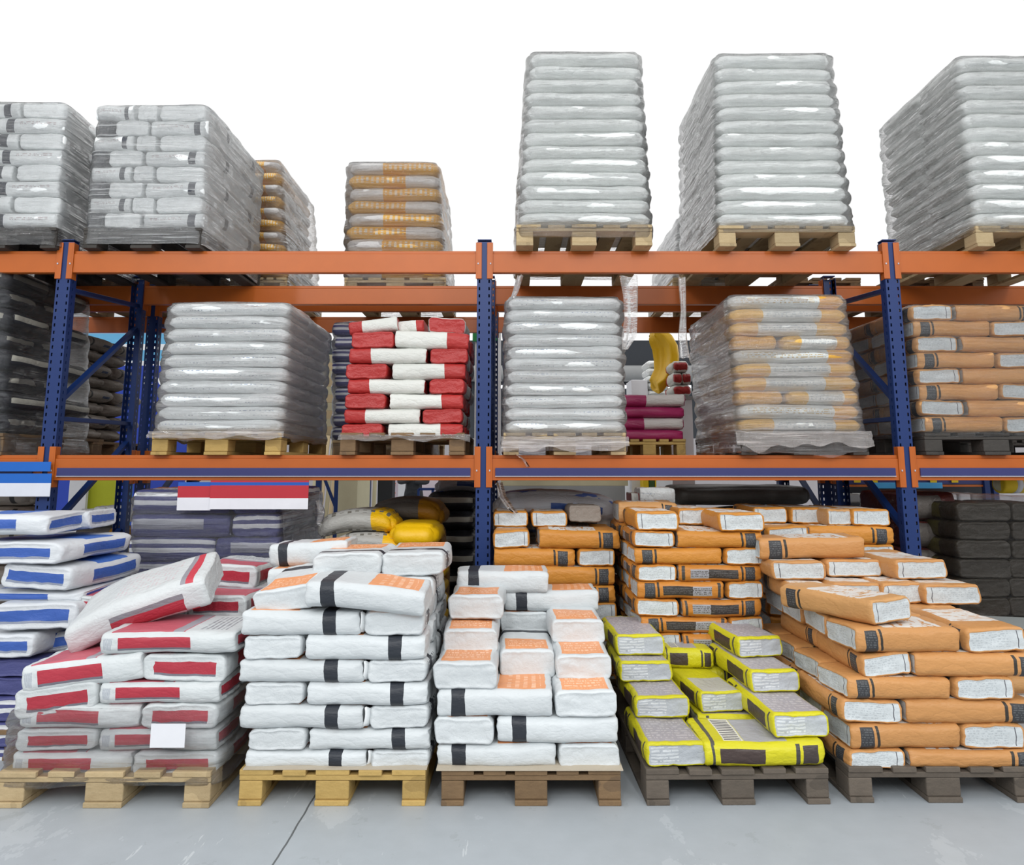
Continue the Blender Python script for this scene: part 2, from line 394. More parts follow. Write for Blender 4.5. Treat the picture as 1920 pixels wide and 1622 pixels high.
m = M('shade-darkened olive brown sack', '#272118', rough=.5, bump=.3); m.lay(m.mul(m.side(), m.rg(0, -.2, .3)), '#4a4520'); MAT['olv'] = m.done()  # olive base colour darkened to carry the shade under the shelf
m = M('large grey blue sack', '#aeb0b6', rough=.3, bump=.3)
m.lay(m.mul(m.side(), m.rg(0, -.1, .7), m.rg(2, -.5, .1)), '#2f4a86'); m.lay(m.mul(m.top(), m.ma('GREATER_THAN', m.nz(m.V, 2.5, 2), .56)), '#5268a8')
MAT['gips'] = m.done()

def wrap_mat(name, haze, gl, tint, sx=(1.2, 1.2, 22), diag=.35, lo=.5, hi=.72):
    m = bpy.data.materials.new(name); m.use_nodes = True; t = m.node_tree; n = t.nodes; n.clear()
    L = t.links; N = lambda k, **a: [setattr(q := n.new(k), x, y) for x, y in a.items()] and q or n.new(k)
    out = n.new('ShaderNodeOutputMaterial'); tr = n.new('ShaderNodeBsdfTransparent'); gy = n.new('ShaderNodeBsdfGlossy'); df = n.new('ShaderNodeBsdfDiffuse')
    tr.inputs[0].default_value = (.995, .993, .995, 1)
    gy.inputs['Roughness'].default_value = .12; gy.inputs[0].default_value = (1, 1, 1, 1); df.inputs[0].default_value = S(tint)
    tc = n.new('ShaderNodeTexCoord'); mp = n.new('ShaderNodeMapping'); mp.inputs['Scale'].default_value = sx; mp.inputs['Rotation'].default_value = (0, diag*.3, 0)
    L.new(tc.outputs['Object'], mp.inputs[0])
    nz = n.new('ShaderNodeTexNoise'); nz.inputs['Scale'].default_value = 2.2; nz.inputs['Detail'].default_value = 5; nz.inputs['Roughness'].default_value = .62
    L.new(mp.outputs[0], nz.inputs['Vector'])
    bp = n.new('ShaderNodeBump'); bp.inputs['Strength'].default_value = .9; bp.inputs['Distance'].default_value = .03
    L.new(nz.outputs['Fac'], bp.inputs['Height'])
    for q in (gy, df): L.new(bp.outputs[0], q.inputs['Normal'])
    rp = n.new('ShaderNodeMapRange'); rp.inputs[1].default_value = lo; rp.inputs[2].default_value = hi; rp.inputs[3].default_value = 0; rp.inputs[4].default_value = 1
    L.new(nz.outputs['Fac'], rp.inputs[0])
    fr = n.new('ShaderNodeFresnel'); fr.inputs[0].default_value = 1.45; L.new(bp.outputs[0], fr.inputs['Normal'])
    a = n.new('ShaderNodeMath'); a.operation = 'MULTIPLY_ADD'; L.new(rp.outputs[0], a.inputs[0]); a.inputs[1].default_value = haze; a.inputs[2].default_value = haze*.45
    m1 = n.new('ShaderNodeMixShader'); L.new(a.outputs[0], m1.inputs[0]); L.new(tr.outputs[0], m1.inputs[1]); L.new(df.outputs[0], m1.inputs[2])
    b = n.new('ShaderNodeMath'); b.operation = 'MULTIPLY'; L.new(fr.outputs[0], b.inputs[0]); b.inputs[1].default_value = gl; b.use_clamp = True
    m2 = n.new('ShaderNodeMixShader'); L.new(b.outputs[0], m2.inputs[0]); L.new(m1.outputs[0], m2.inputs[1]); L.new(gy.outputs[0], m2.inputs[2])
    L.new(m2.outputs[0], out.inputs[0]); return m
MAT['wrap'] = wrap_mat('clear stretch film', .06, 1.5, '#dfe2e4')
MAT['wrap_milky'] = wrap_mat('milky stretch film', .26, 1.2, '#eeeaea')
MAT['wrap_highlight'] = wrap_mat('stretch film with painted highlights', .3, 1.1, '#f2f4f5', (.8, .8, 26), 1.2, .56, .62)  # diagonal highlight streaks painted as white haze in the film
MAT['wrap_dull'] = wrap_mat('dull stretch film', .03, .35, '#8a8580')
MAT['wrap_dense'] = wrap_mat('bunched stretch film', .55, 1.6, '#d8d0cc')
MAT['wrap_light'] = wrap_mat('thin stretch film', .05, .9, '#d8dde0')

# ------------------------------------------------------------------ setting
m = M('concrete', '#aab0b5', rough=.5, bump=.05, bscale=120, var=0, spec=.4)
tc = m.new('ShaderNodeTexCoord'); O = tc.outputs['Object']
m.lay(m.ma('MULTIPLY', m.nz(O, .9, 4, .6), .55), '#979fa5')
m.lay(m.ma('MULTIPLY', m.ma('GREATER_THAN', m.nz(O, 2.2, 6, .72, (1, .5, 1)), .6), .35), '#bcc2c6')
m.lay(m.ma('MULTIPLY', m.ma('GREATER_THAN', m.nz(O, 6, 5, .7), .64), .3), '#8f9597')
m.lay(m.ma('MULTIPLY', m.ma('GREATER_THAN', m.nz(O, 3, 5, .7, (3, .4, 1)), .66), .5), '#cdd2d4')
sx = m.new('ShaderNodeSeparateXYZ'); m.put(sx.inputs[0], O)
wv = m.ma('MULTIPLY_ADD', m.nz(O, 3, 3), .03, sx.outputs[0])
m.lay(m.ma('COMPARE', wv, -.852, .004), '#5c6062')
fl = boxes('floor', [(-14, 14, -6, 24, -.1, 0)], m.done()); fl['kind'] = 'structure'
wm = plain('charcoal cladding', '#3b3f45', rough=.7, bump=0)
wl = plain('pale wall panel', '#b7b3b6', rough=.7, bump=0)
wo = boxes('wall_back', [(-14, 14, 20, 20.2, 2.2, 4.9)], wm); wo['kind'] = 'structure'
wo = boxes('wall_back_lower', [(-14, 14, 19.98, 20.2, 0, 2.2)], wl); wo['kind'] = 'structure'
wo.name = 'wall_back'

# ------------------------------------------------------------------ pallets
def pallet(x0, x1, d, z, wmat, label, depth=1.2, rz=0, group='pallets', zs=1.0):
    """block pallet, short face to the aisle, front edge at depth d, x0..x1 wide"""
    W = x1-x0; t = empty('wooden_pallet', ((x0+x1)/2, d, z), rz); tag(t, label, 'pallet', group)
    m = MAT[wmat]; s = W/.8; D = depth; rn = random.Random(label)
    bx = [(-.4, -.255), (-.213, -.113), (-.0725, .0725), (.113, .213), (.255, .4)]
    for a, b in bx:
        j = rn.uniform(-.006, .006); boxes('deck_board', [(a*s, b*s, j, D-j, .122*zs, .144*zs)], m, t, .003)
    for y in (0, D/2-.0725, D-.145): boxes('stringer_board', [(-.4*s, .4*s, y+.006, y+.14, .100*zs, .122*zs)], m, t, .003)
    for y in (.008, D/2-.0725, D-.153):
        for a, b in ((-.4, -.3), (-.0725, .0725), (.3, .4)):
            boxes('block', [(a*s, b*s, y, y+.135, .022*zs, .100*zs)], m, t, .006)
    for a, b in ((-.4, -.3), (-.0725, .0725), (.3, .4)):
        boxes('bottom_board', [(a*s, b*s, 0, D, 0, .022*zs)], m, t, .003)
    return t

# ------------------------------------------------------------------ stacks
ORD = ['bottom layer', 'second layer up', 'third layer up', 'fourth layer up', 'fifth layer up', 'sixth layer up', 'seventh layer up', 'eighth layer up', 'ninth layer up', 'tenth layer up', 'eleventh layer up', 'twelfth layer up', 'thirteenth layer up', 'fourteenth layer up']
ORT = ['top layer', 'second layer down', 'third layer down', 'fourth layer down', 'fifth layer down', 'sixth layer down', 'seventh layer down', 'eighth layer down', 'ninth layer down', 'tenth layer down', 'eleventh layer down', 'lowest layer']
NTH = ['', 'second', 'third', 'fourth', 'fifth', 'sixth']
def stack(mat, look, phrase, d, ys, rows, side=None, cls='paper', Lb=.5, Wb=.29, D=1.12, down=False, ez=-90, full_top=1, z0=None, dz=None, name='cement_sack', cat='sack', seed=1, jit=1.0):
    """rows bottom-up; a sack is (kind, x0, x1, opts). ys are the layer boundaries in the photograph at depth d"""
    rn = random.Random(seed); nr = len(rows); grp = 'sacks, '+phrase
    zb = [P(960, y, d)[1] for y in ys]
    for i, row in enumerate(rows):
        za, zt = zb[i], zb[i+1]; ymid = (ys[i]+ys[i+1])/2; od = (ORT[nr-1-i] if down else ORD[i])
        for q, b in enumerate(row):
            k, x0, x1 = b[:3]; o = b[3] if len(b) > 3 else {}
            dd = d+o.get('dd', 0); Y = o.get('y'); za_, zt_ = za, zt
            if Y: zt_, za_ = P(960, Y[0], dd)[1], P(960, Y[1], dd)[1]
            ym = (Y[0]+Y[1])/2 if Y else ymid
            X0, X1 = P(x0, ym, dd)[0], P(x1, ym, dd)[0]; Wd = X1-X0-.004; H = zt_-za_-.001
            mk_ = o.get('m', mat); lk = o.get('look', look); c_ = o.get('c', cls)
            pos = {1: ['centre'], 2: ['left', 'right'], 3: ['left', 'middle', 'right']}.get(len(row), ['far left', 'centre left', 'centre right', 'far right'])[q]
            if k == 'L': rz = 180 if o.get('f') else 0; dep = o.get('W', Wb); dims = (Wd, dep, H)
            else: rz = o.get('ez', ez); dep = o.get('L', Lb); dims = (dep, Wd, H)
            rep = o.get('n'); sidecol = (side == 'R' and q == len(row)-1) or (side == 'L' and q == 0)
            if rep is None: rep = max(1, int((D-(dd-d)+.08)/dep)) if (sidecol or i >= nr-full_top) else 1
            for r_ in range(rep):
                jx = rn.uniform(-.006, .006)*jit; jd = rn.uniform(0, .012)*jit
                lab = o.get('lab') if (o.get('lab') and r_ == 0) else None
                if not lab:
                    ori = ('lengthwise' if k == 'L' else 'end-on')
                    lab = f"{lk}, {ori}, {pos}, {od}, {phrase}" if r_ == 0 else f"{lk}, {pos}, {NTH[r_]} from front, {od}, {phrase}"
                ob = place(mk_, c_, dims, ((X0+X1)/2+(jx if r_ else 0), dd+dep/2+r_*(dep+.004)+jd, (za_+zt_)/2), R(rz+o.get('yaw', 0)+rn.uniform(-1.2, 1.2)*jit), lab, grp, name=name, cat=cat, rand=rn)
                ob.rotation_mode = 'ZYX'
                ob.rotation_euler = (0, -R(o.get('t', 0)+rn.uniform(-.5, .5)*jit), ob.rotation_euler[2])
                if o.get('flap') and r_ == 0: flap(ob, dims)
    return zb
def flap(o, dims):
    """loose folded paper flap on the sack end"""
    N = NOM['paper']; hx, hy, hz = N[0]/2, N[1]/2, N[2]/2; V, Fc = [], []
    for i in range(7):
        for j in range(7):
            u, v = i/6, j/6-.5
            V.append((hx-.004+.034*u+.006*math.sin(3*v+1), -hy*.9+.05*u*u+.02*u, v*hz*1.75*(1-.25*u)+.004*math.sin(9*u)))
    for i in range(6):
        for j in range(6): Fc.append([i*7+j, i*7+j+1, i*7+j+8, i*7+j+7])
    f = mk('end_flap', V, Fc, MAT['flap'], o, smooth=True)
    s = f.modifiers.new('thickness', 'SOLIDIFY'); s.thickness = .002
MAT['flap'] = plain('white paper flap', '#e8ebec', rough=.5, bump=.15)

# ================================================================== racking
DF, DR, DF2, DR2 = 4.83, 5.86, 6.08, 7.11
UX = [-3.035, -.187, 2.575]; UX = [UX[0]-2.82]+UX+[UX[2]+2.80]
def post_mesh(h, w=.095, dep=.07):
    """perforated C section post, open at the back"""
    V, Fc = [], []; idx = {}
    def v(p):
        k = tuple(round(q, 4) for q in p)
        if k not in idx: idx[k] = len(V); V.append(k)
        return idx[k]
    def sheet(cols, holes, fn, zs, dot):
        for i in range(len(zs)-1):
            for c in range(len(cols)-1):
                ph = i % 4
                if c in holes and ph == 1: continue
                if c in dot and False: continue
                a, b = cols[c], cols[c+1]
                Fc.append([v(fn(a, zs[i])), v(fn(b, zs[i])), v(fn(b, zs[i+1])), v(fn(a, zs[i+1]))])
    zs = [0]
    while zs[-1] < h-.05: zs += [zs[-1]+q for q in (.012, .034, .039, .05)]
    hw = w/2
    sheet([-hw, -hw+.010, -hw+.020, -.003, .003, hw-.020, hw-.010, hw], {1, 5}, lambda a, z: (a, 0, z), zs, {3})
    for s in (-1, 1):
        sheet([0, .028, .038, dep], {1}, lambda a, z: (s*hw, a, z), zs, ())
    me = bpy.data.meshes.new('post'); me.from_pydata(V, [], Fc); me.materials.append(MAT['steel_blue']); me.update()
    return me
HTOP = 2.965
PM = post_mesh(HTOP)
side_names = ['far left edge', 'left', 'centre', 'right', 'far right edge']
def frame(x, d0, d1, label, mir=False):
    front = abs(d0-DF) < .01
    t = empty('rack_upright_frame', (x, d0, 0)); tag(t, label, 'rack upright', 'rack upright frames')
    for y, rot in ((0, 0), (d1-d0, math.pi)):
        o = bpy.data.objects.new('post', PM); COL.objects.link(o); o.parent = t; o.location = (0, y, 0); o.rotation_euler = (0, 0, rot)
        s = o.modifiers.new('thickness', 'SOLIDIFY'); s.thickness = .0025
        boxes('foot_plate', [(-.06, .06, -.02+y-(.06 if rot else 0), .10+y-(.06 if rot else 0), 0, .008)], MAT['steel_blue'], t)
        boxes('post_cap', [(-.047, .047, y+(-.069 if rot else 0), y+(0 if rot else .069), HTOP-.004, HTOP+.003)], MAT['steel_blue'], t)
    if front: boxes('slot_backing', [(-.044, .044, .066, .069, 0, HTOP)], MAT['steel_blue'], t)  # plate added behind the front posts so their slots look dark
    D = d1-d0; Y0, Y1 = .05, D-.05
    for a, za, b, zb in ((Y0, .2, Y1, .22), (Y0, .3, Y1, .95), (Y1, 1.62, Y0, 1.0), (Y0, 1.75, Y1, 1.77), (Y0, 1.85, Y1, 2.53), (Y0, 2.63, Y1, 2.72)):
        bar('brace', (0, a, za), (0, b, zb), .03, .045, MAT['steel_blue'], t)
def beam(x0, x1, y, z0, z1, label, rail=False, face=-1, lip=True):
    """box beam with welded end connectors; y is the front face"""
    t = empty('rack_beam', ((x0+x1)/2, y, z0)); tag(t, label, 'rack beam', 'rack beams'); hw = (x1-x0)/2; h = z1-z0; s = 1 if face < 0 else -1
    ya, yb = sorted((0, .05*s))
    o = boxes('beam_body', [(-hw+.004, hw-.004, ya, yb, 0, h*.86), (-hw+.004, hw-.004, *sorted((.010*s, .05*s)), h*.86, h)], MAT['steel_orange'], t, .003)
    for sx in (-1, 1):
        a, b = sorted((sx*(hw-.004), sx*(hw+.030)))
        yy = sorted((-.010*s, -.003*s))
        ec = boxes('end_connector', [(a-.006*(sx > 0), b+.006*(sx < 0), *yy, -.045, h+.055), (*sorted((sx*(hw-.004), sx*(hw+.0005))), *sorted((-.01*s, .055*s)), -.045, h+.055)], MAT['steel_orange'], t, .002)
        boxes('locking_pin', [(*sorted((sx*(hw+.002), sx*(hw+.010))), *sorted((-.016*s, -.010*s)), h*.35, h*.42)], MAT['rail_edge'], ec, .001)
    if rail:
        pr = boxes('price_rail', [(-hw+.03, hw-.035, -.012, -.001, .030, .080)], MAT['rail'], t, .002)
        boxes('rail_edge', [(-hw+.03, hw-.035, -.016, -.001, .024, .029)], MAT['rail_edge'], pr)
    return t
bays = ['far-left bay', 'left bay', 'right bay', 'far-right bay']
for i, x in enumerate(UX):
    frame(x, DF, DR, f'blue perforated upright frame at {side_names[i]} of the front rack')
    frame(x, DF2, DR2, f'dark blue upright frame at {side_names[i]} of the rear rack')
for i in range(4):
    a, b = UX[i]+.048, UX[i+1]-.048
    for lev, z0, z1, rl in (('lower', 1.345, 1.508, True), ('upper', 2.735, 2.888, False)):
        beam(a, b, DF+.0, z0, z1, f'orange {lev} beam facing the aisle, front rack, {bays[i]}', rl)
        beam(a, b, DR+.0, z0+.0, z1, f'orange {lev} beam at back of front rack, {bays[i]}', False, 1)
        beam(a, b, DF2, z0, z1, f'orange {lev} beam at front of rear rack, {bays[i]}', False)
        beam(a, b, DR2, z0, z1, f'orange {lev} beam at back of rear rack, {bays[i]}', False, 1)
ZL, ZU = 1.508, 2.888

def words(txt, size, loc, rot, mat, name, label=None, parent=None, cat='lettering'):
    c = bpy.data.curves.new(name, 'FONT'); c.body = txt; c.size = size; c.extrude = .001; c.align_x = 'CENTER'; c.materials.append(MAT[mat])
    q_ = bpy.data.objects.new('tmp', c); COL.objects.link(q_); dg = bpy.context.evaluated_depsgraph_get(); dg.update()
    me = bpy.data.meshes.new_from_object(q_.evaluated_get(dg)); bpy.data.objects.remove(q_)
    o = bpy.data.objects.new(name, me); COL.objects.link(o); o.location = loc; o.rotation_euler = rot
    return o

# ================================================================== floor stacks, front row
def px(x, d, y=876): return P(x, y, d)[0]
# pallets
DFR = 3.375
pallet(px(-2, DFR, 1490), px(396, DFR, 1490), DFR-.02, 0, 'wood_light', 'pale wooden pallet under the red-panel sacks at far left', group='floor pallets')
pallet(px(446, DFR, 1490), px(797, DFR, 1490), DFR, 0, 'wood_yellow', 'yellowish wooden pallet, second from left on the floor', group='floor pallets')
pallet(px(827, DFR, 1490), px(1165, DFR, 1490), DFR, 0, 'wood_brown', 'brown wooden pallet under the stepped white sacks', group='floor pallets')
pallet(px(1213, DFR, 1490), px(1560, DFR, 1490), DFR+.01, 0, 'wood_grey', 'weathered grey pallet under the yellow sacks', group='floor pallets', rz=R(1))
pallet(px(1600, DFR, 1490), px(1960, DFR, 1490), DFR+.03, 0, 'wood_grey', 'dark weathered pallet under the front orange sacks', group='floor pallets')
def sheet(name, x0, x1, y0, y1, z, th, mat, label, cat, rz=0):
    o = boxes(name, [(-(x1-x0)/2, (x1-x0)/2, 0, y1-y0, 0, th)], MAT[mat], loc=((x0+x1)/2, y0, z)); o.rotation_euler[2] = rz
    return tag(o, label, cat)
sheet('cardboard_sheet', px(455, DFR, 1450), px(800, DFR, 1450), DFR+.0, DFR+1.15, .1445, .005, 'cardboard', 'grey cardboard sheet between yellowish pallet and white sacks', 'cardboard sheet')
sheet('cardboard_sheet', px(818, DFR, 1450), px(1168, DFR, 1450), DFR-.01, DFR+1.15, .1445, .005, 'cardboard', 'grey cardboard sheet between brown pallet and stepped white sacks', 'cardboard sheet')

# stack 1: white sacks with red panels
d1 = 3.40
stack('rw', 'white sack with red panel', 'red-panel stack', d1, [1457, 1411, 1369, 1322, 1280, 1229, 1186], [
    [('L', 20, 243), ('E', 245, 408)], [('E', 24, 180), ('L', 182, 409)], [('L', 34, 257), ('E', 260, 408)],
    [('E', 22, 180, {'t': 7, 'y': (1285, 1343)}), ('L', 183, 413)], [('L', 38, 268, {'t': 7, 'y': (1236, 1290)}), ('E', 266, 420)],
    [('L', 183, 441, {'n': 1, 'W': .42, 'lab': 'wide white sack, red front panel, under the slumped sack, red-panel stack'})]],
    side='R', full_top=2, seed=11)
# stack 2: white sacks with black band
d2 = 3.40
fp = {'flap': 1}
z2 = stack('wb', 'white black-banded sack', 'stack on yellowish pallet', d2, [1446, 1409, 1369, 1325, 1282, 1239, 1193, 1146], [
    [('L', 456, 688, fp), ('E', 694, 805)], [('E', 462, 574), ('L', 578, 806)], [('L', 447, 684, fp), ('E', 692, 804)],
    [('E', 456, 570), ('L', 575, 802)], [('L', 447, 682, fp), ('E', 687, 800)], [('E', 455, 568), ('L', 572, 797)],
    [('L', 451, 674, fp), ('E', 678, 793)]], side='R', full_top=1, seed=12)
# stack 3: stepped white sacks
d3 = 3.40
stack('wb2', 'white black-banded sack', 'stepped white stack', d3, [1444, 1399, 1348, 1296], [
    [('L', 817, 1042, {'f': 1}), ('E', 1046, 1161)], [('E', 817, 926), ('L', 929, 1159, {'f': 1})], [('L', 817, 1038, {'f': 1}), ('E', 1041, 1158)]],
    side=None, full_top=1, seed=13, ez=90)
def free(mat, d, kind, x0, x1, yt, yb, label, group, L=.5, W=.29, t=0, yaw=0, f=0, ez=90, cls='paper', flapped=0, tx=0, zb=None, name='cement_sack', cat='sack', yaw0=0):
    X0, X1 = P(x0, (yt+yb)/2, d)[0], P(x1, (yt+yb)/2, d)[0]; zt = P(960, yt, d)[1]; z_ = P(960, yb, d)[1] if zb is None else zb
    if kind == 'L': dims = (X1-X0, W, zt-z_); rz = 180 if f else 0; dep = W
    else: dims = (L, X1-X0, zt-z_); rz = ez; dep = L
    o = place(mat, cls, dims, ((X0+X1)/2, d+dep/2, (zt+z_)/2), R(rz+yaw), label, group, name=name, cat=cat)
    o.rotation_mode = 'ZYX'; o.rotation_euler = (R(tx), -R(t), R(rz+yaw))
    if flapped: flap(o, dims)
    return o
g3 = 'sacks, stepped white stack'
D3 = [(3.42, 1243, 1295, 815, 931), (3.66, 1181, 1226, 830, 931), (3.86, 1117, 1163, 843, 943)]
for i, (d, yt, yb, x0, x1) in enumerate(D3):
    free('wb2', d, 'E', x0, x1, yt, yb, f'white sack with orange top, {["lowest", "middle", "highest"][i]} of left end-on column, stepped stack', g3, L=.62-.02*i)
for i, (d, yt, yb, x0, x1) in enumerate([(3.60, 1228, 1277, 1043, 1147), (3.86, 1163, 1208, 1033, 1132)]):
    free('wb2', d, 'E', x0, x1, yt, yb, f'white sack with orange top, {["lower", "upper"][i]} of right end-on column, stepped stack', g3, L=.6)
free('wb2', 3.66, 'E', 936, 1039, 1219, 1272, 'white sack with orange top in the middle, stepped stack', g3, L=.5)
free('wb2', 3.72, 'E', 936, 1042, 1270, 1300, 'flat white sack beneath the middle orange-topped one, stepped stack', g3, L=.5)
free('wb2', 4.22, 'L', 945, 1122, 1108, 1148, 'white sack with black band, lengthwise near top back of stepped stack', g3, f=1)
free('wb2', 4.22, 'E', 940, 1030, 1149, 1188, 'plain white sack end at the back, below the banded one, stepped stack', g3)
free('wb2', 4.24, 'E', 1034, 1120, 1149, 1188, 'white sack at the back right beneath the banded one, stepped stack', g3)
free('wb2', 4.24, 'L', 940, 1120, 1189, 1225, 'white sack lengthwise low at the back of the stepped stack', g3)
free('wb2', 4.20, 'L', 853, 1028, 1072, 1113, 'blank white sack lying topmost on the stepped stack', g3, f=1, cls='paper')
for i, (yt, yb) in enumerate(((1114, 1150), (1151, 1187), (1188, 1225))):
    free('wb2', 4.5, 'E', 850, 935, yt, yb, f'white sack hidden behind left column, {["upper", "middle", "lower"][i]}, stepped stack', g3, L=.3)

# loose sacks on stack 2
g2 = 'sacks, stack on yellowish pallet'
zt2 = z2[-1]
def bend_drape(k, a0=0):
    def f(p, a, b, c):
        p = p.copy(); s = np.clip((np.abs(a-a0)), 0, 2); p[:, 2] -= k*s**2; return p
    return f
def bent(mat, L, W, H, seed, bend, loc, rot, label, group, name='cement_sack', cls='paper', cat='sack', nx=34):
    me = sack_mesh('bent_sack', L, W, H, mat, seed, cls, bend, nx=nx)
    o = bpy.data.objects.new(name, me); COL.objects.link(o); o.location = loc; o.rotation_mode = 'ZYX'; o.rotation_euler = rot
    return tag(o, label, cat, group)
X0, _ = P(573, 1120, 3.36); X1, _ = P(792, 1120, 3.36); zc = (P(960, 1085, 3.36)[1]+P(960, 1140, 3.36)[1])/2
def wavy(p, a, b, c):
    p = p.copy(); p[:, 2] += .022*np.sin(a*1.6+.1)-.012*np.maximum(0, -a-.3)*2; return p
bent('wb2', X1-X0+.02, .30, .112, 5, wavy, ((X0+X1)/2, 3.36+.15, zt2+.068), (R(3), -R(2), math.pi), 'sagging white sack with black band lying crooked atop stack on yellowish pallet', g2)
L8 = .1
def PY(z, d):
    v = (z-HC)/d; return CY-F*(v*CP-SP)/(CP+v*SP)
def fz(mat, kind, x0, x1, d, z0, z1, label, group, **k):
    return free(mat, d, kind, x0, x1, PY(z1, d), PY(z0, d), label, group, **k)
fz('wb2', 'E', 478, 586, 3.44, zt2+.012, zt2+.118, 'tilted white sack with orange top at left edge, atop stack on yellowish pallet', g2, t=9, tx=7, L=.46)
for i, (a, b) in enumerate(((590, 700), (700, 812))):
    fz('wb', 'E', a, b, 3.70, zt2, zt2+.1, f'white sack under the top pair, {["left", "right"][i]}, eighth layer, stack on yellowish pallet', g2, ez=-90, L=.5)
fz('wb', 'E', 707, 806, 4.22, zt2, zt2+.1, 'white sack at the rear right, eighth layer, stack on yellowish pallet', g2, ez=-90, L=.4)
fz('wb', 'L', 500, 640, 3.92, zt2, zt2+.112, 'white sack at the rear left, eighth layer, stack on yellowish pallet', g2)
fz('wb', 'E', 583, 713, 3.72, zt2+.10, zt2+.212, 'top white sack left of the pair, printed end, stack on yellowish pallet', g2, ez=-90, L=.46, t=1)
fz('wb', 'E', 715, 833, 3.74, zt2+.10, zt2+.218, 'top white sack right of the pair, printed side, stack on yellowish pallet', g2, ez=-90, L=.5, t=1)
fz('wb2', 'L', 503, 650, 4.02, zt2+.114, zt2+.235, 'highest white sack, toward rear left, atop stack on yellowish pallet', g2, t=3, f=1)
# loose sacks on stack 1
g1 = 'sacks, red-panel stack'
def slump(p, a, b, c):
    p = p.copy(); p[:, 2] += .02*a-.075*np.clip(-a-.25, 0, 1)**1.5; p[:, 2] -= .02*np.clip(a-.5, 0, 1)
    p[:, 1] *= 1-.05*a; return p
bent('rws', .66, .36, .15, 9, slump, (P(270, 1120, 3.72)[0]-.01, 3.78, .80), (R(20), -R(11), R(10)), 'slumped white sack with faint print and red edge, top of red-panel stack', g1)
fz('rw', 'E', 378, 480, 4.25, .76, .885, 'white sack with red patch at rear right top, red-panel stack', g1, L=.4, t=-4)
for i, (a, b) in enumerate(((120, 235), (238, 350), (352, 460))):
    fz('rw', 'E', a, b, 3.95, .66, .765, f'white sack in rear top layer, {["left", "middle", "right"][i]}, red-panel stack', g1, L=.5)
# stack 4: low yellow stack
g4 = 'sacks, low yellow stack'
zq = .1445
def y4(mat, kind, x0, x1, d, lay, h, label, **k): return fz(mat, kind, x0, x1, d, zq+lay*.103, zq+lay*.103+h, label, g4, **k)
y4('yelA', 'E', 1208, 1318, 3.40, 0, .102, 'yellow sack end-on with pale end panel, front left, low yellow stack', L=.52, yaw=3)
y4('yelC', 'L', 1320, 1548, 3.40, 0, .102, 'yellow sack lengthwise with printed top, front right, low yellow stack', W=.33)
y4('yelA', 'L', 1310, 1530, 3.76, 0, .10, 'yellow sack lengthwise behind the printed one, low yellow stack')
y4('yelA', 'L', 1200, 1420, 4.08, 0, .10, 'yellow sack in bottom layer toward the rear, low yellow stack')
y4('yelA', 'L', 1205, 1310, 3.94, 0, .10, 'short yellow sack end in bottom layer at left, low yellow stack')
y4('yelA', 'E', 1187, 1291, 3.70, 1, .102, 'yellow sack end-on with grey top, left, second layer, low yellow stack', L=.5, yaw=2)
y4('yelB', 'E', 1299, 1383, 3.78, 1, .098, 'yellow sack with bright plain top in the middle, low yellow stack', L=.55, W=.3, yaw=8)
y4('yelA', 'E', 1442, 1547, 3.44, 1, .104, 'yellow sack end-on with grey top, right, second layer, low yellow stack', L=.6, yaw=4)
y4('yelA', 'L', 1385, 1500, 4.1, 1, .1, 'yellow sack in second layer toward the rear right, low yellow stack')
y4('yelA', 'E', 1160, 1256, 3.92, 2, .102, 'yellow sack end-on, left, third layer, low yellow stack', L=.5, yaw=2)
y4('yelA', 'E', 1398, 1491, 3.74, 2, .104, 'yellow sack end-on, right, third layer, low yellow stack', L=.62, yaw=5)
y4('yelB', 'L', 1290, 1380, 4.2, 1, .1, 'short yellow sack behind the bright-topped one, low yellow stack')
y4('yelC', 'L', 1243, 1338, 4.18, 2, .1, 'yellow sack with brown panel at the middle rear, low yellow stack', W=.28)
y4('yelA', 'E', 1152, 1242, 4.02, 3, .105, 'yellow sack end-on with grey top, topmost left, low yellow stack', L=.5, yaw=3)
y4('yelA', 'E', 1368, 1454, 3.98, 3, .105, 'yellow sack end-on with grey top, topmost right, low yellow stack', L=.6, yaw=8)
# stack 5: front orange stack
g5 = 'sacks, front orange stack'
d5 = 3.42; bk = {'W': .29}
z5 = stack('orgf', 'orange sack', 'front orange stack', d5, [1443, 1407, 1360, 1314, 1271, 1226, 1178], [
    [('E', 1588, 1700), ('L', 1705, 1962), ], [('L', 1593, 1803, {'f': 1}), ('E', 1806, 1930)], [('E', 1580, 1696), ('L', 1699, 1950)],
    [('L', 1583, 1784, {'f': 1}), ('E', 1792, 1908)], [('E', 1618, 1713, {'t': 3}), ('L', 1716, 1965)], [('L', 1601, 1803, {'f': 1}), ('E', 1816, 1930)]],
    side='L', full_top=3, seed=15, D=1.15, ez=-90)
zt5 = z5[-1]
fz('orgl', 'E', 1580, 1680, 3.46, zt5+.004, zt5+.112, 'orange sack lying askew in front on top, front orange stack', g5, L=.58, yaw=24, t=2)
fz('orgf', 'E', 1488, 1560, 4.0, zt5, zt5+.10, 'orange sack on left flank, seventh layer, front orange stack', g5, L=.5)
fz('orgf', 'E', 1655, 1730, 4.0, zt5+.0, zt5+.108, 'orange sack with streaked top in the middle, seventh layer, front orange stack', g5, L=.52)
fz('orgf', 'E', 1735, 1838, 3.96, zt5+.0, zt5+.106, 'orange sack with streaked top at right, seventh layer, front orange stack', g5, L=.52)
fz('orgf', 'E', 1564, 1652, 4.02, zt5+.0, zt5+.104, 'orange sack behind the askew one, seventh layer, front orange stack', g5, L=.5)
fz('orgf', 'E', 1450, 1548, 4.14, zt5+.10, zt5+.2, 'orange sack end-on at rear left, eighth layer, front orange stack', g5, L=.4)
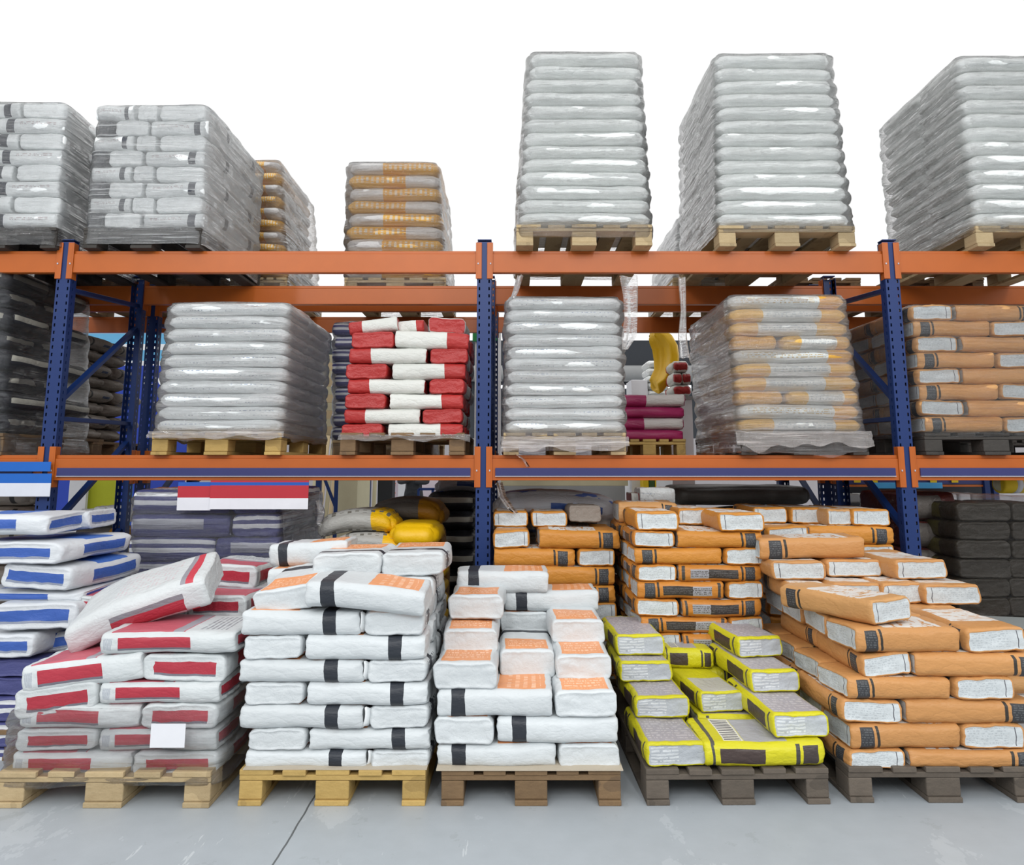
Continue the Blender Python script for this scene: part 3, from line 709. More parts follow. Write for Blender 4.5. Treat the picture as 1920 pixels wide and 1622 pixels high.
fz('orgf', 'L', 1424, 1622, 4.25, zt5+.2, zt5+.315, 'orange sack lengthwise with black band, topmost rear left, front orange stack', g5, f=1, t=1)
fz('orgf', 'E', 1672, 1770, 4.1, zt5+.109, zt5+.215, 'orange sack end-on with streaked top, topmost rear right, front orange stack', g5, L=.5, yaw=5)
fz('orgf', 'E', 1552, 1652, 4.22, zt5+.105, zt5+.2, 'orange sack beneath the lengthwise top one, front orange stack', g5, L=.4)
# far-left blue stack
g6 = 'sacks, blue-panel stack'
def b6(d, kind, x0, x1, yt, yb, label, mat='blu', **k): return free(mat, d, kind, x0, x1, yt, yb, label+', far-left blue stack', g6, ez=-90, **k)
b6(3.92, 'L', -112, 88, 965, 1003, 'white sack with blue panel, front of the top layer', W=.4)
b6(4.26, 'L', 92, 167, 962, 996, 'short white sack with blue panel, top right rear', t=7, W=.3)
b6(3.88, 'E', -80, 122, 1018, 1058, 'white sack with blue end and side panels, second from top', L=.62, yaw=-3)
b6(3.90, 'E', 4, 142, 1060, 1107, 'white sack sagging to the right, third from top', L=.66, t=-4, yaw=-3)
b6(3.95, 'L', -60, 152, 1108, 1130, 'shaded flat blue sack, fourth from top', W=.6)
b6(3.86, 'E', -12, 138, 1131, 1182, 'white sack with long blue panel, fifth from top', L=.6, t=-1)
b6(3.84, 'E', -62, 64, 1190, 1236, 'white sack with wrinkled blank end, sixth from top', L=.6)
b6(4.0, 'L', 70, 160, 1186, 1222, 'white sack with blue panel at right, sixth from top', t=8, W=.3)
b6(3.88, 'E', -60, 82, 1238, 1270, 'deep blue sack, seventh from top', L=.6, mat='pur2')
b6(3.88, 'E', -60, 60, 1271, 1306, 'shaded blue sack, eighth from top', L=.6, mat='pur2')
b6(3.86, 'E', -80, 52, 1308, 1356, 'pale lilac sack, ninth from top', L=.6, mat='pur')
b6(3.86, 'E', -80, 38, 1358, 1403, 'lilac and navy sack, tenth from top', L=.6, mat='pur')
b6(3.86, 'E', -80, 24, 1405, 1446, 'navy sack above the pallet', L=.6, mat='pur')
pallet(px(-190, 3.86, 1430), px(30, 3.86, 1430), 3.86, 0, 'wood_brown', 'brown wooden pallet under the far-left blue stack', group='floor pallets')

# ================================================================== ground level inside the rack
stack('pur', 'navy striped sack', 'wrapped navy stack', 4.86, [1335, 1290, 1244, 1198, 1150, 1101, 1053, 1008, 964, 918], [
    [('L', 236, 430), ('E', 432, 524)], [('E', 236, 328), ('L', 330, 526)], [('L', 236, 430), ('E', 432, 524)], [('E', 236, 328), ('L', 330, 524)],
    [('L', 234, 428), ('E', 430, 524)], [('L', 236, 340), ('L', 342, 524, {'m': 'pur2'})],
    [('L', 238, 400), ('L', 402, 524, {'m': 'pur2', 'f': 1})], [('L', 242, 430, {'m': 'pur2'}), ('E', 432, 524)], [('L', 248, 430), ('E', 434, 523)]],
    side='R', down=True, seed=21, D=1.1, cls='boxy')
pallet(px(236, 4.84), px(524, 4.84), 4.84, 0, 'wood_brown', 'wooden pallet on floor under the wrapped navy sacks', group='floor pallets')
LO = []
for i in range(7): LO.append([('L', 925, 1078), ('E', 1086, 1156)] if i % 2 else [('E', 930, 1000), ('L', 1003, 1155)])
stack('org', 'orange sack', 'left orange rack stack', 4.74, [1332, 1298, 1265, 1232, 1198, 1165, 1131, 1098, 1063, 1029, 994], LO+[
    [('E', 930, 1000), ('L', 1003, 1154)], [('L', 925, 1078), ('E', 1083, 1152, {'t': -3})], [('E', 925, 992), ('L', 1010, 1163, {'t': -1})]], side='R', down=True, seed=22, D=1.1, full_top=1)
gO = 'sacks, left orange rack stack'
zo = P(960, 994, 4.74)[1]
fz('org', 'E', 925, 990, 4.95, zo, zo+.105, 'shaded orange sack with pale end, left of top row, left orange rack stack', gO, L=.5)
fz('org', 'E', 998, 1063, 4.95, zo, zo+.102, 'shaded orange sack with pale end, middle of top row, left orange rack stack', gO, L=.5)
fz('gb', 'E', 1066, 1126, 5.0, zo+.03, zo+.14, 'plain grey brown sack end, right of top row, left orange rack stack', gO, L=.5)
pallet(px(922, 4.74), px(1158, 4.74), 4.74, 0, 'wood_brown', 'wooden pallet on floor under the left orange rack stack', group='floor pallets')
R2 = []
for i in range(3): R2.append([('E', 1200, 1282), ('L', 1284, 1440, {'f': 0})] if i % 2 else [('L', 1200, 1370, {'f': 1}), ('E', 1372, 1438)])
stack('orgp', 'orange panelled sack', 'middle orange rack stack', 4.32, [1322, 1288, 1256, 1222, 1189, 1158, 1124, 1091, 1060, 1028, 996], R2+[
    [('E', 1200, 1278), ('L', 1281, 1430)],
    [('L', 1198, 1365, {'f': 1}), ('E', 1368, 1432)], [('E', 1195, 1277), ('L', 1279, 1430)], [('L', 1195, 1359, {'f': 1}), ('E', 1361, 1432)],
    [('E', 1192, 1270), ('L', 1272, 1430)], [('L', 1190, 1355, {'f': 1, 'm': 'org'}), ('E', 1357, 1434)], [('E', 1190, 1269), ('L', 1271, 1433, {'m': 'org'})]],
    side='L', down=True, seed=23, D=1.1, full_top=1)
zo = P(960, 996, 4.32)[1]; gO = 'sacks, middle orange rack stack'
fz('org', 'E', 1194, 1272, 4.33, zo, zo+.108, 'orange sack end-on, left of top row, middle orange rack stack', gO, L=.55)
fz('org', 'E', 1272, 1328, 4.7, zo+.005, zo+.108, 'orange sack end set back between two others, middle orange rack stack', gO, L=.5)
fz('org', 'E', 1350, 1433, 4.31, zo-.004, zo+.102, 'orange sack end-on, right of top row, middle orange rack stack', gO, L=.55)
fz('orgl', 'L', 1160, 1270, 4.95, zo, zo+.135, 'orange sack lengthwise at rear left top, middle orange rack stack', gO)
pallet(px(1190, 4.32), px(1440, 4.32), 4.32, 0, 'wood_brown', 'wooden pallet on floor under the middle orange rack stack', group='floor pallets')
R3 = []
for i in range(8): R3.append([('E', 1440, 1518), ('L', 1520, 1678)] if i % 2 else [('L', 1445, 1600), ('E', 1610, 1682)])
stack('org', 'orange sack', 'right orange rack stack', 4.76, [1322, 1288, 1256, 1222, 1189, 1156, 1122, 1088, 1054, 1021, 987], R3+[[('L', 1450, 1602), ('E', 1610, 1682)], [('E', 1440, 1518), ('L', 1520, 1678)]],
    side='L', down=True, seed=24, D=1.1, full_top=1)
zo = P(960, 987, 4.76)[1]; gO = 'sacks, right orange rack stack'
for i, (a, b, dd) in enumerate(((1415, 1476, 4.98), (1482, 1552, 4.96), (1597, 1668, 4.78))):
    fz('org', 'E', a, b, dd, zo, zo+.105, f'orange sack with pale end, {["left", "middle", "right"][i]} of top row, right orange rack stack', gO, L=.5)
fz('orgl', 'E', 1553, 1596, 4.80, zo, zo+.105, 'brownish orange sack wedged in top row, right orange rack stack', gO, L=.5)
pallet(px(1440, 4.76), px(1680, 4.76), 4.76, 0, 'wood_brown', 'wooden pallet on floor under the right orange rack stack', group='floor pallets')
# grey and golden sacks behind the banded white stack
gy = 'sacks, grey and golden stack'
pallet(px(588, 4.9), px(826, 4.9), 4.9, 0, 'wood_brown', 'wooden pallet on floor under the grey and golden sacks', group='floor pallets')
zg = P(960, 1040, 4.95)[1]
n = 7
for i in range(n):
    za = .15+(zg-.15)*i/n; zb_ = .15+(zg-.15)*(i+1)/n
    fz('gy', 'L', 600, 742, 4.95, za, zb_-.002, f'grey sack with golden end, left column, {ORD[i]}, grey and golden stack', gy, cls='fat')
    fz('yel2', 'E', 746, 824, 4.95, za, zb_-.002, f'golden sack end, right column, {ORD[i]}, grey and golden stack', gy, cls='fat', L=.6)
def arch(p, a, b, c):
    p = p.copy(); p[:, 2] -= .05*np.abs(a)**2.2; return p
bent('gy', .50, .4, .13, 31, arch, (P(690, 1020, 4.98)[0], 5.15, zg+.075), (0, 0, 0), 'grey sack bulging under the golden-ended one, grey and golden stack', gy, cls='fat')
bent('gy', .54, .4, .145, 32, arch, (P(665, 990, 5.0)[0], 5.2, zg+.215), (0, -R(3), 0), 'grey sack with golden right end, arched on top, grey and golden stack', gy, cls='fat')
bent('yel2', .33, .5, .17, 33, lambda p, a, b, c: p, (P(774, 1007, 4.93)[0], 5.18, zg+.115), (0, 0, 0), 'plump golden sack on top at right, grey and golden stack', gy, cls='fat')
bent('db', .56, .5, .17, 34, arch, (P(762, 962, 5.45)[0], 5.65, zg+.26), (0, 0, 0), 'dark shaded sack with brownish yellow end behind golden sacks', gy, cls='fat')
fz('db', 'L', 690, 835, 5.45, .15, zg+.17, 'tall dark bale supporting the shaded sack behind golden sacks', gy, W=.45, cls='fat')
# dark blue stack in the rear rack seen beside the centre upright
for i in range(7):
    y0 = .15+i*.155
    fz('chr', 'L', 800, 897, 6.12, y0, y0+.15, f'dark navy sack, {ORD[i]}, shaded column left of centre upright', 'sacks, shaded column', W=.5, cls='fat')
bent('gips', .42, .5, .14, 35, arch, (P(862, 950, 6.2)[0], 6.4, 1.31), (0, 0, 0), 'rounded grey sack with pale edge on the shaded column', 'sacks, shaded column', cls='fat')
# big grey-blue sack with lettering behind the left orange rack stack
bent('gips', .92, .55, .19, 36, lambda p, a, b, c: arch(p, a, b, c), (P(1046, 940, 5.25)[0], 5.58, 1.17), (0, R(2), 0), 'large grey sack with blue print lying behind the left orange rack stack', 'large printed sacks', cls='plastic')
gs = [o_ for o_ in COL.objects if o_.get('label', '').startswith('large grey sack with blue')][0]
MAT['blet'] = plain('pale blue lettering', '#c9d4ea', bump=0); wl_ = words('Gips', .075, (.16, -.322, -.035), (math.pi/2, 0, 0), 'blet', 'lettering'); wl_.parent = gs
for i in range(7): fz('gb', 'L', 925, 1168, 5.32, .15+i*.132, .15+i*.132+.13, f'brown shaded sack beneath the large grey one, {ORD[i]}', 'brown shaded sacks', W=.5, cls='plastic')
# small white box-like sack and long dark bale on the middle stack's rear
def smallpack(x0, x1, yt, yb, d, mat, label, **k): return free(mat, d, 'L', x0, x1, yt, yb, label, 'small packs', W=.25, **k)
smallpack(1200, 1266, 915, 946, 5.45, 'clr', 'small white wrapped pack standing behind middle orange rack stack')
smallpack(1184, 1202, 925, 946, 5.5, 'red', 'small red and white pack beside the white wrapped pack')
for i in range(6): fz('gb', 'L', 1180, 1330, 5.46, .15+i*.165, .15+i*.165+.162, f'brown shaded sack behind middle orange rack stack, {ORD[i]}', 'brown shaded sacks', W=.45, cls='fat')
bent('drkw', 1.15, .6, .16, 37, lambda p, a, b, c: p, (P(1400, 925, 6.0)[0], 6.4, 1.20), (0, 0, 0), 'long dark wrapped bale across the rear rack, beneath lower beam', 'dark bales', name='wrapped_bale', cls='plastic', cat='bale')
bent('drkw', 1.2, .8, 1.0, 38, lambda p, a, b, c: p, (P(1420, 1050, 6.0)[0], 6.55, .60), (0, 0, 0), 'large dark wrapped bale on floor of the rear rack', 'dark bales', name='wrapped_bale', cls='plastic', cat='bale')
# far-right bay, floor
for i in range(6):
    za = .15+i*.185
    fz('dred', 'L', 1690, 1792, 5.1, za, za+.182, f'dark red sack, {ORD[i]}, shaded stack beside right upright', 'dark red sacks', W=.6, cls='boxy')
for i in range(9):
    za = .15+i*.117
    for q, (a, b) in enumerate(((1798, 1895), (1897, 1990))):
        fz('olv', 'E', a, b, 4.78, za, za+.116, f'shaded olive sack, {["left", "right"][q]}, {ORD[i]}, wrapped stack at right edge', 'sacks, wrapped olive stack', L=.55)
o = sheet('cardboard_sheet', px(1815, 4.4, 1130), px(1960, 4.4, 1130), 4.35, 4.7, .52, .006, 'cardgrey', 'grey board sheet lying behind the front orange stack at right edge', 'board', rz=R(-14))
for i in range(4): fz('orgl', 'L', 1812, 1990, 4.45, .0+i*.13, .0+i*.13+.128, f'tan sack under the grey board sheet, {ORD[i]}', 'tan sacks', W=.3, cls='fat')

# ================================================================== wrapped towers on the beams
def film(label, xb0, xb1, xt0, xt1, yb, yt, d, D, n, mat='wrap', off=.016, zlow=None, amp=.012, seed=3, group='stretch film wraps', cap=True, ragged=.0, pad=0):
    """stretch film as a closed skin round a stack, following its layers"""
    zb, zt = P(960, yb, d)[1], P(960, yt, d)[1]
    if zlow is not None: zb = zlow
    B0, B1 = P(xb0, yb, d)[0], P(xb1, yb, d)[0]; T0, T1 = P(xt0, yt, d)[0], P(xt1, yt, d)[0]
    rings = n*6; per = []; r = .07; V, Fc = [], []; off_v = Vector((seed*3.3, seed, 0))
    def ring(x0, x1, y0, y1, m_=24):
        pts = []; cs = [(x1-r, y0+r, -90), (x1-r, y1-r, 0), (x0+r, y1-r, 90), (x0+r, y0+r, 180)]
        for q in range(4):
            cx_, cy_, a0 = cs[q]
            for s_ in range(5): t = R(a0+90*s_/5); pts.append((cx_+r*math.cos(t), cy_+r*math.sin(t), math.cos(t), math.sin(t)))
            nx_, ny_, _ = cs[(q+1) % 4]; t = R(a0+90); p0 = (cx_+r*math.cos(t), cy_+r*math.sin(t)); p1 = (nx_+r*math.cos(t), ny_+r*math.sin(t))
            for s_ in range(m_): f = s_/m_; pts.append((p0[0]+(p1[0]-p0[0])*f, p0[1]+(p1[1]-p0[1])*f, math.cos(t), math.sin(t)))
        return pts
    N = 0
    for i in range(rings+1):
        f = i/rings; x0, x1 = B0+(T0-B0)*f-off, B1+(T1-B1)*f+off
        pts = ring(x0, x1, d-off, d+D+off); N = len(pts); z = zb+(zt-zb)*f; bul = amp*(abs(math.sin(math.pi*n*f))**.6-.75)
        for (x, y, nx_, ny_) in pts:
            v = Vector((x*4, y*4, z*14))+off_v; w_ = noise.noise(v)*.014+noise.noise(v*2.7)*.006+bul
            zz = z+noise.noise(v*.6)*.008
            if i == 0 and ragged: zz += ragged*(noise.noise(Vector((x*7, y*7, seed)))+.3)
            if f > .98: w_ -= .02
            V.append((x+nx_*w_, y+ny_*w_, zz))
        if i:
            o_ = (i-1)*N
            for k in range(N): Fc.append([o_+k, o_+(k+1) % N, o_+N+(k+1) % N, o_+N+k])
    if cap:
        last = rings*N; cx_, cy_ = (T0+T1)/2, d+D/2
        for s_ in (.85, .6, .3):
            st = len(V)
            for k in range(N):
                x, y, z = V[last+k] if s_ == .85 else V[rings*N+k]
                V.append((cx_+(x-cx_)*s_, cy_+(y-cy_)*s_, zt+off+.012*(1-s_)+noise.noise(Vector((x*s_*9, y*s_*9, seed)))*.012))
            pr = last if s_ == .85 else st-N
            for k in range(N): Fc.append([pr+k, pr+(k+1) % N, st+(k+1) % N, st+k])
        V.append((cx_, cy_, zt+off+.012)); st = len(V)-1-N
        for k in range(N): Fc.append([st+k, st+(k+1) % N, len(V)-1])
    o = mk('stretch_film', V, Fc, MAT[mat], smooth=True); tag(o, label, 'plastic wrap', group); return o

def tower(mat, look, phrase, d, xb0, xb1, xt0, xt1, z0, yt, n, pat, side, D=1.12, cls='plastic', wmat='wrap', pal='wood_light', seed=1, film_label=None, amp=.012, Wb=.56, full_top=1, zp=None, ragged=0, pw=(0, 0), poff=0, filmD=None, Lb=.5):
    g = 'pallets on the racking'
    zt = P(960, yt, d)[1]; zb = z0+.1445
    ys = [PY(zb+(zt-zb)*i/n, d) for i in range(n+1)]; yb = ys[0]; rows = []
    for i in range(n):
        f = (i+.5)/n; a = xb0+(xt0-xb0)*f; b = xb1+(xt1-xb1)*f; rn = random.Random(seed*99+i); j = rn.uniform(-3, 3)
        rows.append([(k, a+(b-a)*u+j+1, a+(b-a)*v+j-1, op) for (k, u, v, op) in pat(i)])
    stack(mat, look, phrase, d, ys, rows, side=side, cls=cls, D=D, seed=seed, Wb=Wb, full_top=full_top, jit=.8, Lb=Lb)
    X0, X1 = px(xb0, d, yb), px(xb1, d, yb)
    pallet(X0-pw[0], X1+pw[1], d-.01+poff, z0, pal, film_label[1], depth=1.2, group=g)
    if film_label[0]: film(film_label[0], xb0, xb1, xt0, xt1, yb, yt, d, filmD or D, n, wmat, zlow=z0+(zp if zp is not None else .05), seed=seed, amp=amp, ragged=ragged)
one = lambda i: [('L', 0, 1, {'f': i % 2})]
# top level
tower('sil', 'silver plastic sack', 'tall silver stack, left', 4.72, 968, 1222, 992, 1200, ZU, 95, 13, one, None, seed=41, full_top=1,
      film_label=('clear film round the narrow tall silver stack right of centre upright', 'pale pallet on upper beams under the narrow tall silver stack'), zp=.06)
tower('sil', 'silver plastic sack', 'tall silver stack, middle', 4.74, 1347, 1602, 1342, 1560, ZU, 98, 13, one, 'L', seed=42, Wb=.55,
      film_label=('clear film round the middle tall silver stack, left of right upright', 'pale pallet on upper beams under the middle tall silver stack'), zp=.1)
tower('sil', 'silver plastic sack', 'tall silver stack, right', 4.74, 1828, 2090, 1795, 2030, ZU, 103, 12, one, 'L', seed=43, Wb=.55,
      film_label=('clear film round the tall silver stack cut by the right edge', 'pale pallet on upper beams at the right edge of view'), zp=.1)
def patw(i):
    if i % 2: return [('L', .0, .36, {'f': 1, 'm': 'wk', 'n': 1}), ('E', .37, .56, {'n': 1}), ('E', .57, .99, {})]
    return [('E', .0, .14, {'m': 'wk2', 'look': 'black-ended sack', 'n': 1}), ('E', .15, .46, {'n': 1}), ('L', .47, 1, {'f': 1})]
tower('wk', 'white sack', 'wrapped white top-left stack', 4.78, 158, 378, 182, 392, ZU, 196, 8, patw, 'R', seed=44, cls='paper', Wb=.36, pal='wood_dark',
      film_label=('clear film with painted highlight streaks round the white stack on left upper beams', 'dark pallet under wrapped white sacks on left upper beams'), amp=.006, zp=.03, wmat='wrap_highlight')
def pate(i): return [('L', 0, .6, {'f': 1, 'n': 1}), ('E', .61, 1, {})] if i % 2 else [('E', 0, .4, {'n': 1}), ('L', .41, 1, {})]
tower('wk', 'white sack', 'wrapped stack, upper left edge', 4.78, -120, 108, -90, 122, ZU, 190, 8, pate, 'R', seed=45, cls='paper', Wb=.36, pal='wood_dark',
      film_label=('clear film round the white stack cut by the left edge, upper beams', 'dark pallet on upper beams at the left edge'), amp=.006, zp=.02)
tower('gold', 'gold printed sack', 'gold stack, rear upper left', 6.1, 432, 538, 455, 525, ZU, 298, 10, one, 'R', seed=46, cls='fat', Wb=.5,
      film_label=('clear film round the gold stack behind the white top-left stack', 'wrapped pallet on rear upper beams under the gold stack at left'), zp=.02, wmat='wrap')
tower('gold', 'gold printed sack', 'gold stack, rear upper centre', 6.1, 646, 836, 650, 820, ZU, 302, 9, one, 'R', seed=47, cls='plastic', Wb=.5,
      film_label=('clear film round the gold stack standing alone behind upper beam', 'wrapped pallet on rear upper beams under the lone gold stack'), zp=.02)
tower('wk', 'pale sack', 'pale stack, rear upper right', 6.1, 1262, 1395, 1275, 1380, ZU, 405, 6, one, 'L', seed=48, cls='plastic', Wb=.5,
      film_label=('clear film round the low pale stack behind the middle silver one', 'pallet on rear upper beams behind the middle silver stack'), zp=.02)
# second level
tower('clr', 'white plastic sack', 'white stack, left lower beams', 4.80, 286, 528, 314, 543, ZL, 566, 10, one, 'R', seed=51, Wb=.56, wmat='wrap_milky',
      film_label=('milky film round the white stack on left lower beams', 'yellowish pallet under the white stack on left lower beams'), pal='wood_yellow', zp=.09, ragged=.03)
tower('clr', 'white plastic sack', 'white stack, right of centre upright', 4.80, 944, 1173, 950, 1166, ZL, 556, 11, one, 'L', seed=52, Wb=.56, wmat='wrap_milky',
      film_label=('milky film round the white stack right of the centre upright', 'film-covered pallet under the white stack right of centre upright'), pal='wood_light', zp=.01, ragged=.03)
def paty(i):
    return [[('L', 0, 1, {'m': 'wy'})], [('L', 0, 1, {'m': 'yw'})], [('L', 0, 1, {'m': 'yw', 'f': 1})], [('E', 0, .38, {'m': 'wy', 'n': 1}), ('L', .39, 1, {'m': 'yw'})]][(i*3+1) % 4]
tower('yw', 'yellow and white sack', 'yellow-white wrapped stack', 4.80, 1388, 1626, 1366, 1585, ZL, 552, 10, paty, 'L', seed=53, Wb=.5, wmat='wrap_milky',
      film_label=('heavy milky film round the yellow and white stack', 'film-covered pallet under the yellow and white stack'), pal='wood_dark', zp=.0, ragged=.04)
def pato(i): return [('L', 0, .57, {'f': 1}), ('E', .58, .95, {})] if i % 2 == 0 else [('E', 0, .32, {}), ('L', .33, .95, {})]
tower('orgl', 'tan orange sack', 'tan stack, far-right lower beams', 4.80, 1732, 2000, 1706, 1960, ZL, 571, 8, pato, 'L', seed=54, cls='paper', Wb=.3, wmat='wrap_light', D=1.1,
      film_label=('clear film over tan orange sacks on far-right lower beams', 'dark pallet under the tan orange sacks on far-right lower beams'), pal='wood_dark', zp=.12)
# red and white stack
RW = [[('E', 640, 716), ('L', 727, 868)], [('L', 643, 787, {'f': 1}), ('E', 793, 866)], [('E', 643, 722), ('L', 730, 869)], [('L', 648, 797, {'f': 1}), ('E', 804, 872)],
      [('E', 647, 727), ('L', 735, 873)], [('L', 651, 800, {'f': 1}), ('E', 806, 875)], [('E', 659, 737), ('L', 739, 879, {'t': -2})]]
zr = stack('red', 'red and white sack', 'red stack on left beams', 4.80, [822, 794, 766, 738, 710, 681, 652, 621], RW, side='R', seed=55, D=1.1, Wb=.3, full_top=1)
gR = 'sacks, red stack on left beams'
fz('red', 'L', 653, 745, 4.86, zr[-1]+.0, zr[-1]+.095, 'red and white sack tilted on top left, red stack on left beams', gR, f=1, t=7)
fz('red', 'L', 745, 795, 4.92, zr[-1]+.01, zr[-1]+.10, 'mostly white sack slumped at top middle, red stack on left beams', gR, t=6)
fz('red', 'E', 805, 872, 4.88, zr[-1]+.0, zr[-1]+.105, 'red sack end at top right, red stack on left beams', gR, t=-4)
pallet(px(637, 4.79, 830), px(871, 4.79, 830), 4.79, ZL, 'wood_brown', 'brown pallet under the red and white sacks on left lower beams', group='pallets on the racking')
def crumple(label, x0, x1, y, d, drop, seed, mat='wrap_milky'):
    V, Fc = [], []; nx_, nz_ = 60, 6; a, b = px(x0, d, y), px(x1, d, y); z = P(960, y, d)[1]
    for i in range(nx_+1):
        for j in range(nz_+1):
            x = a+(b-a)*i/nx_; q = noise.noise(Vector((x*14, j*.7, seed)))
            V.append((x, d-.012-.03*(j/nz_)-.018*q, z+.012-drop*(j/nz_)*(.75+.5*noise.noise(Vector((x*6, seed, 0))))+.006*q))
    for i in range(nx_):
        for j in range(nz_): Fc.append([i*(nz_+1)+j, i*(nz_+1)+j+1, (i+1)*(nz_+1)+j+1, (i+1)*(nz_+1)+j])
    return tag(mk('torn_film', V, Fc, MAT[mat], smooth=True), label, 'plastic wrap', 'loose film')
crumple('crumpled film skirt on the pallet under the red sacks', 636, 882, 818, 4.80, .05, 3)
crumple('bunched film skirt over the pallet right of the centre upright', 940, 1178, 822, 4.775, .12, 4, 'wrap_dense')
crumple('bunched film skirt over the pallet of the yellow and white stack', 1378, 1632, 812, 4.775, .13, 5, 'wrap_dense')
crumple('rumpled film skirt above the yellowish pallet on left beams', 280, 534, 812, 4.775, .06, 6, 'wrap_dense')
# far-left bay, second level: charcoal striped stack; rear rack: grey brown stack
def patc(i): return [('E', .0, .6, {'n': 1}), ('E', .61, 1, {})] if i % 2 else [('L', 0, 1, {})]
tower('chr', 'charcoal sack, grey stripe', 'dark stack, far-left bay', 4.84, -260, 8, -245, 12, ZL, 497, 8, patc, 'R', seed=61, cls='fat', Wb=.37,
      film_label=('clear film round the charcoal stack in the far-left bay', 'dark pallet under the charcoal stack in the far-left bay'), pal='wood_brown', zp=.0, wmat='wrap_light', D=1.0, full_top=1)
tower('gb', 'grey brown sack', 'grey brown stack behind it', 6.12, -60, 152, -50, 156, ZL, 622, 8, patc, 'R', seed=62, cls='fat', Wb=.37,
      film_label=(None, 'pallet on the rear lower beams under grey brown sacks'), pal='wood_brown', zp=.0, D=.95)
# rear rack, second level
def patp(i): return [('L', 0, 1, {})]
tower('pur', 'navy striped sack', 'narrow navy stack, rear rack', 6.15, 624, 810, 624, 800, ZL, 604, 9, patp, None, seed=63, cls='boxy', Wb=.45,
      film_label=('clear film round navy sacks behind the red stack', 'pallet on rear lower beams behind the red stack'), zp=.0, wmat='wrap_light', D=.5)
MG = [[('L', 1150, 1282)], [('L', 1150, 1284, {'m': 'mag2'})], [('L', 1150, 1285)], [('L', 1150, 1287, {'m': 'mag2'})]]
stack('mag', 'magenta sack', 'magenta stack on rear rack', 5.9, [826, 805, 783, 762, 739], MG, side='R', seed=64, D=.9, Wb=.4, cls='boxy', full_top=1)
pallet(px(1150, 5.88, 830), px(1286, 5.88, 830), 5.88, ZL, 'wood_yellow', 'yellowish pallet under the magenta sacks', group='pallets on the racking')
gS = 'sacks far behind'
def stand(x0, x1, y, d, dep, label): 
    a, b = P(x0, y, d)[0], P(x1, y, d)[0]; t = empty('display_counter', ((a+b)/2, d, 0)); tag(t, label, 'counter', 'display counters'); z = P(960, y, d)[1]; hw = (b-a)/2
    boxes('counter_top', [(-hw, hw, 0, dep, z-.03, z)], MAT['greyp'], t); boxes('counter_body', [(-hw+.01, hw-.01, .02, dep-.02, 0, z-.03)], MAT['offw'], t)
LATE = []
for i in range(6): free('sil', 9.0, 'L', 1214, 1256, 675+i*14, 688+i*14, f'small silver sack far behind, {ORT[i]}, above magenta stack', gS, W=.5, cls='fat')
for i, (a, b, y0, y1) in enumerate(((1262, 1292, 676, 697), (1262, 1280, 698, 720), (1280, 1297, 698, 720), (1262, 1298, 721, 742))):
    free('red', 7.6, 'E', a, b, y0, y1, f'{["topmost", "middle left", "middle right", "lowest"][i]} pinkish red sack beside yellow-white stack, far behind', gS, L=.4, cls='fat')
tag(boxes('display_stand', [(P(1183, 700, 9)[0], P(1214, 700, 9)[0], 9, 9.4, P(960, 742, 9)[1], P(960, 712, 9)[1])], MAT['white_paint'], bev=.01), 'small white carton far behind, left of silver sacks', 'carton')
bent('yel2', .15, .3, 1.0, 71, lambda p, a, b, c: p, (P(1268, 660, 7.9)[0], 8.2, P(960, 660, 7.9)[1]-.05), (0, 0, 0), 'tall yellow wrapped roll far behind, beside the yellow-white stack', 'rolls', name='wrapped_roll', cls='plastic', cat='roll')
LATE += [(1180, 1258, 759, 9.0, .6, 'tall grey counter carrying the far silver sacks'), (1255, 1300, 743, 7.55, .9, 'tall grey counter carrying the far red sacks')]
# shaded wrapped block in the rear rack right of the yellow-white stack
tower('drkw', 'dark shaded sack', 'shaded rear stack by right upright', 6.12, 1628, 1830, 1640, 1820, ZL, 632, 6, patp, 'L', seed=65, cls='fat', Wb=.5,
      film_label=(None, 'dark pallet on rear lower beams by the right upright'), pal='wood_dark', zp=.0, D=1.0)
tower('drkw', 'dark shaded sack', 'rear stack behind tan sacks', 6.12, 1870, 2060, 1870, 2050, ZL, 632, 6, patp, 'L', seed=66, cls='fat', Wb=.5,
      film_label=(None, 'dark pallet on rear lower beams behind the tan sacks'), pal='wood_dark', zp=.0, D=1.0)
# empty pallets and goods on rear top beams whose undersides show
for i, (a, b) in enumerate(((20, 200), (230, 400), (1480, 1640), (1700, 1880))):
    pallet(px(a, 6.1), px(b, 6.1), 6.1, ZU, 'wood_brown', f'brown pallet on the rear upper beams, {["leftmost", "second from left", "second from right", "rightmost"][i]} of the unladen ones', group='rear upper pallets')

# floor-stack film and note
film('clear film round the lower layers of the red-panel stack', 0, 404, 22, 412, 1498, 1330, 3.385, 1.1, 4, 'wrap_light', zlow=.075, seed=81, cap=False, ragged=.03, off=.022)
V = []; a0, zz0 = P(281, 1397, 3.34); 
pn = boxes('paper_note', [(P(281, 1380, 3.33)[0], P(346, 1380, 3.33)[0], 3.335, 3.337, P(960, 1403, 3.33)[1], P(960, 1358, 3.33)[1])], MAT['white_paint']); tag(pn, 'white square paper note stuck on the wrapped red-panel stack', 'note')
pn.rotation_euler = (0, 0, 0)
film('dull film round the navy striped stack on the floor', 238, 526, 246, 524, 1330, 922, 4.86, 1.1, 9, 'wrap', zlow=.1, seed=82, amp=.008)
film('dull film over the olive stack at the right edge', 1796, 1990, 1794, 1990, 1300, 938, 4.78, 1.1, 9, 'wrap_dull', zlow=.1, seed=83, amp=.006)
film('dark film over the dark red stack beside right upright', 1688, 1794, 1688, 1794, 1300, 928, 5.1, .6, 6, 'wrap_dull', zlow=.1, seed=84, amp=.006)

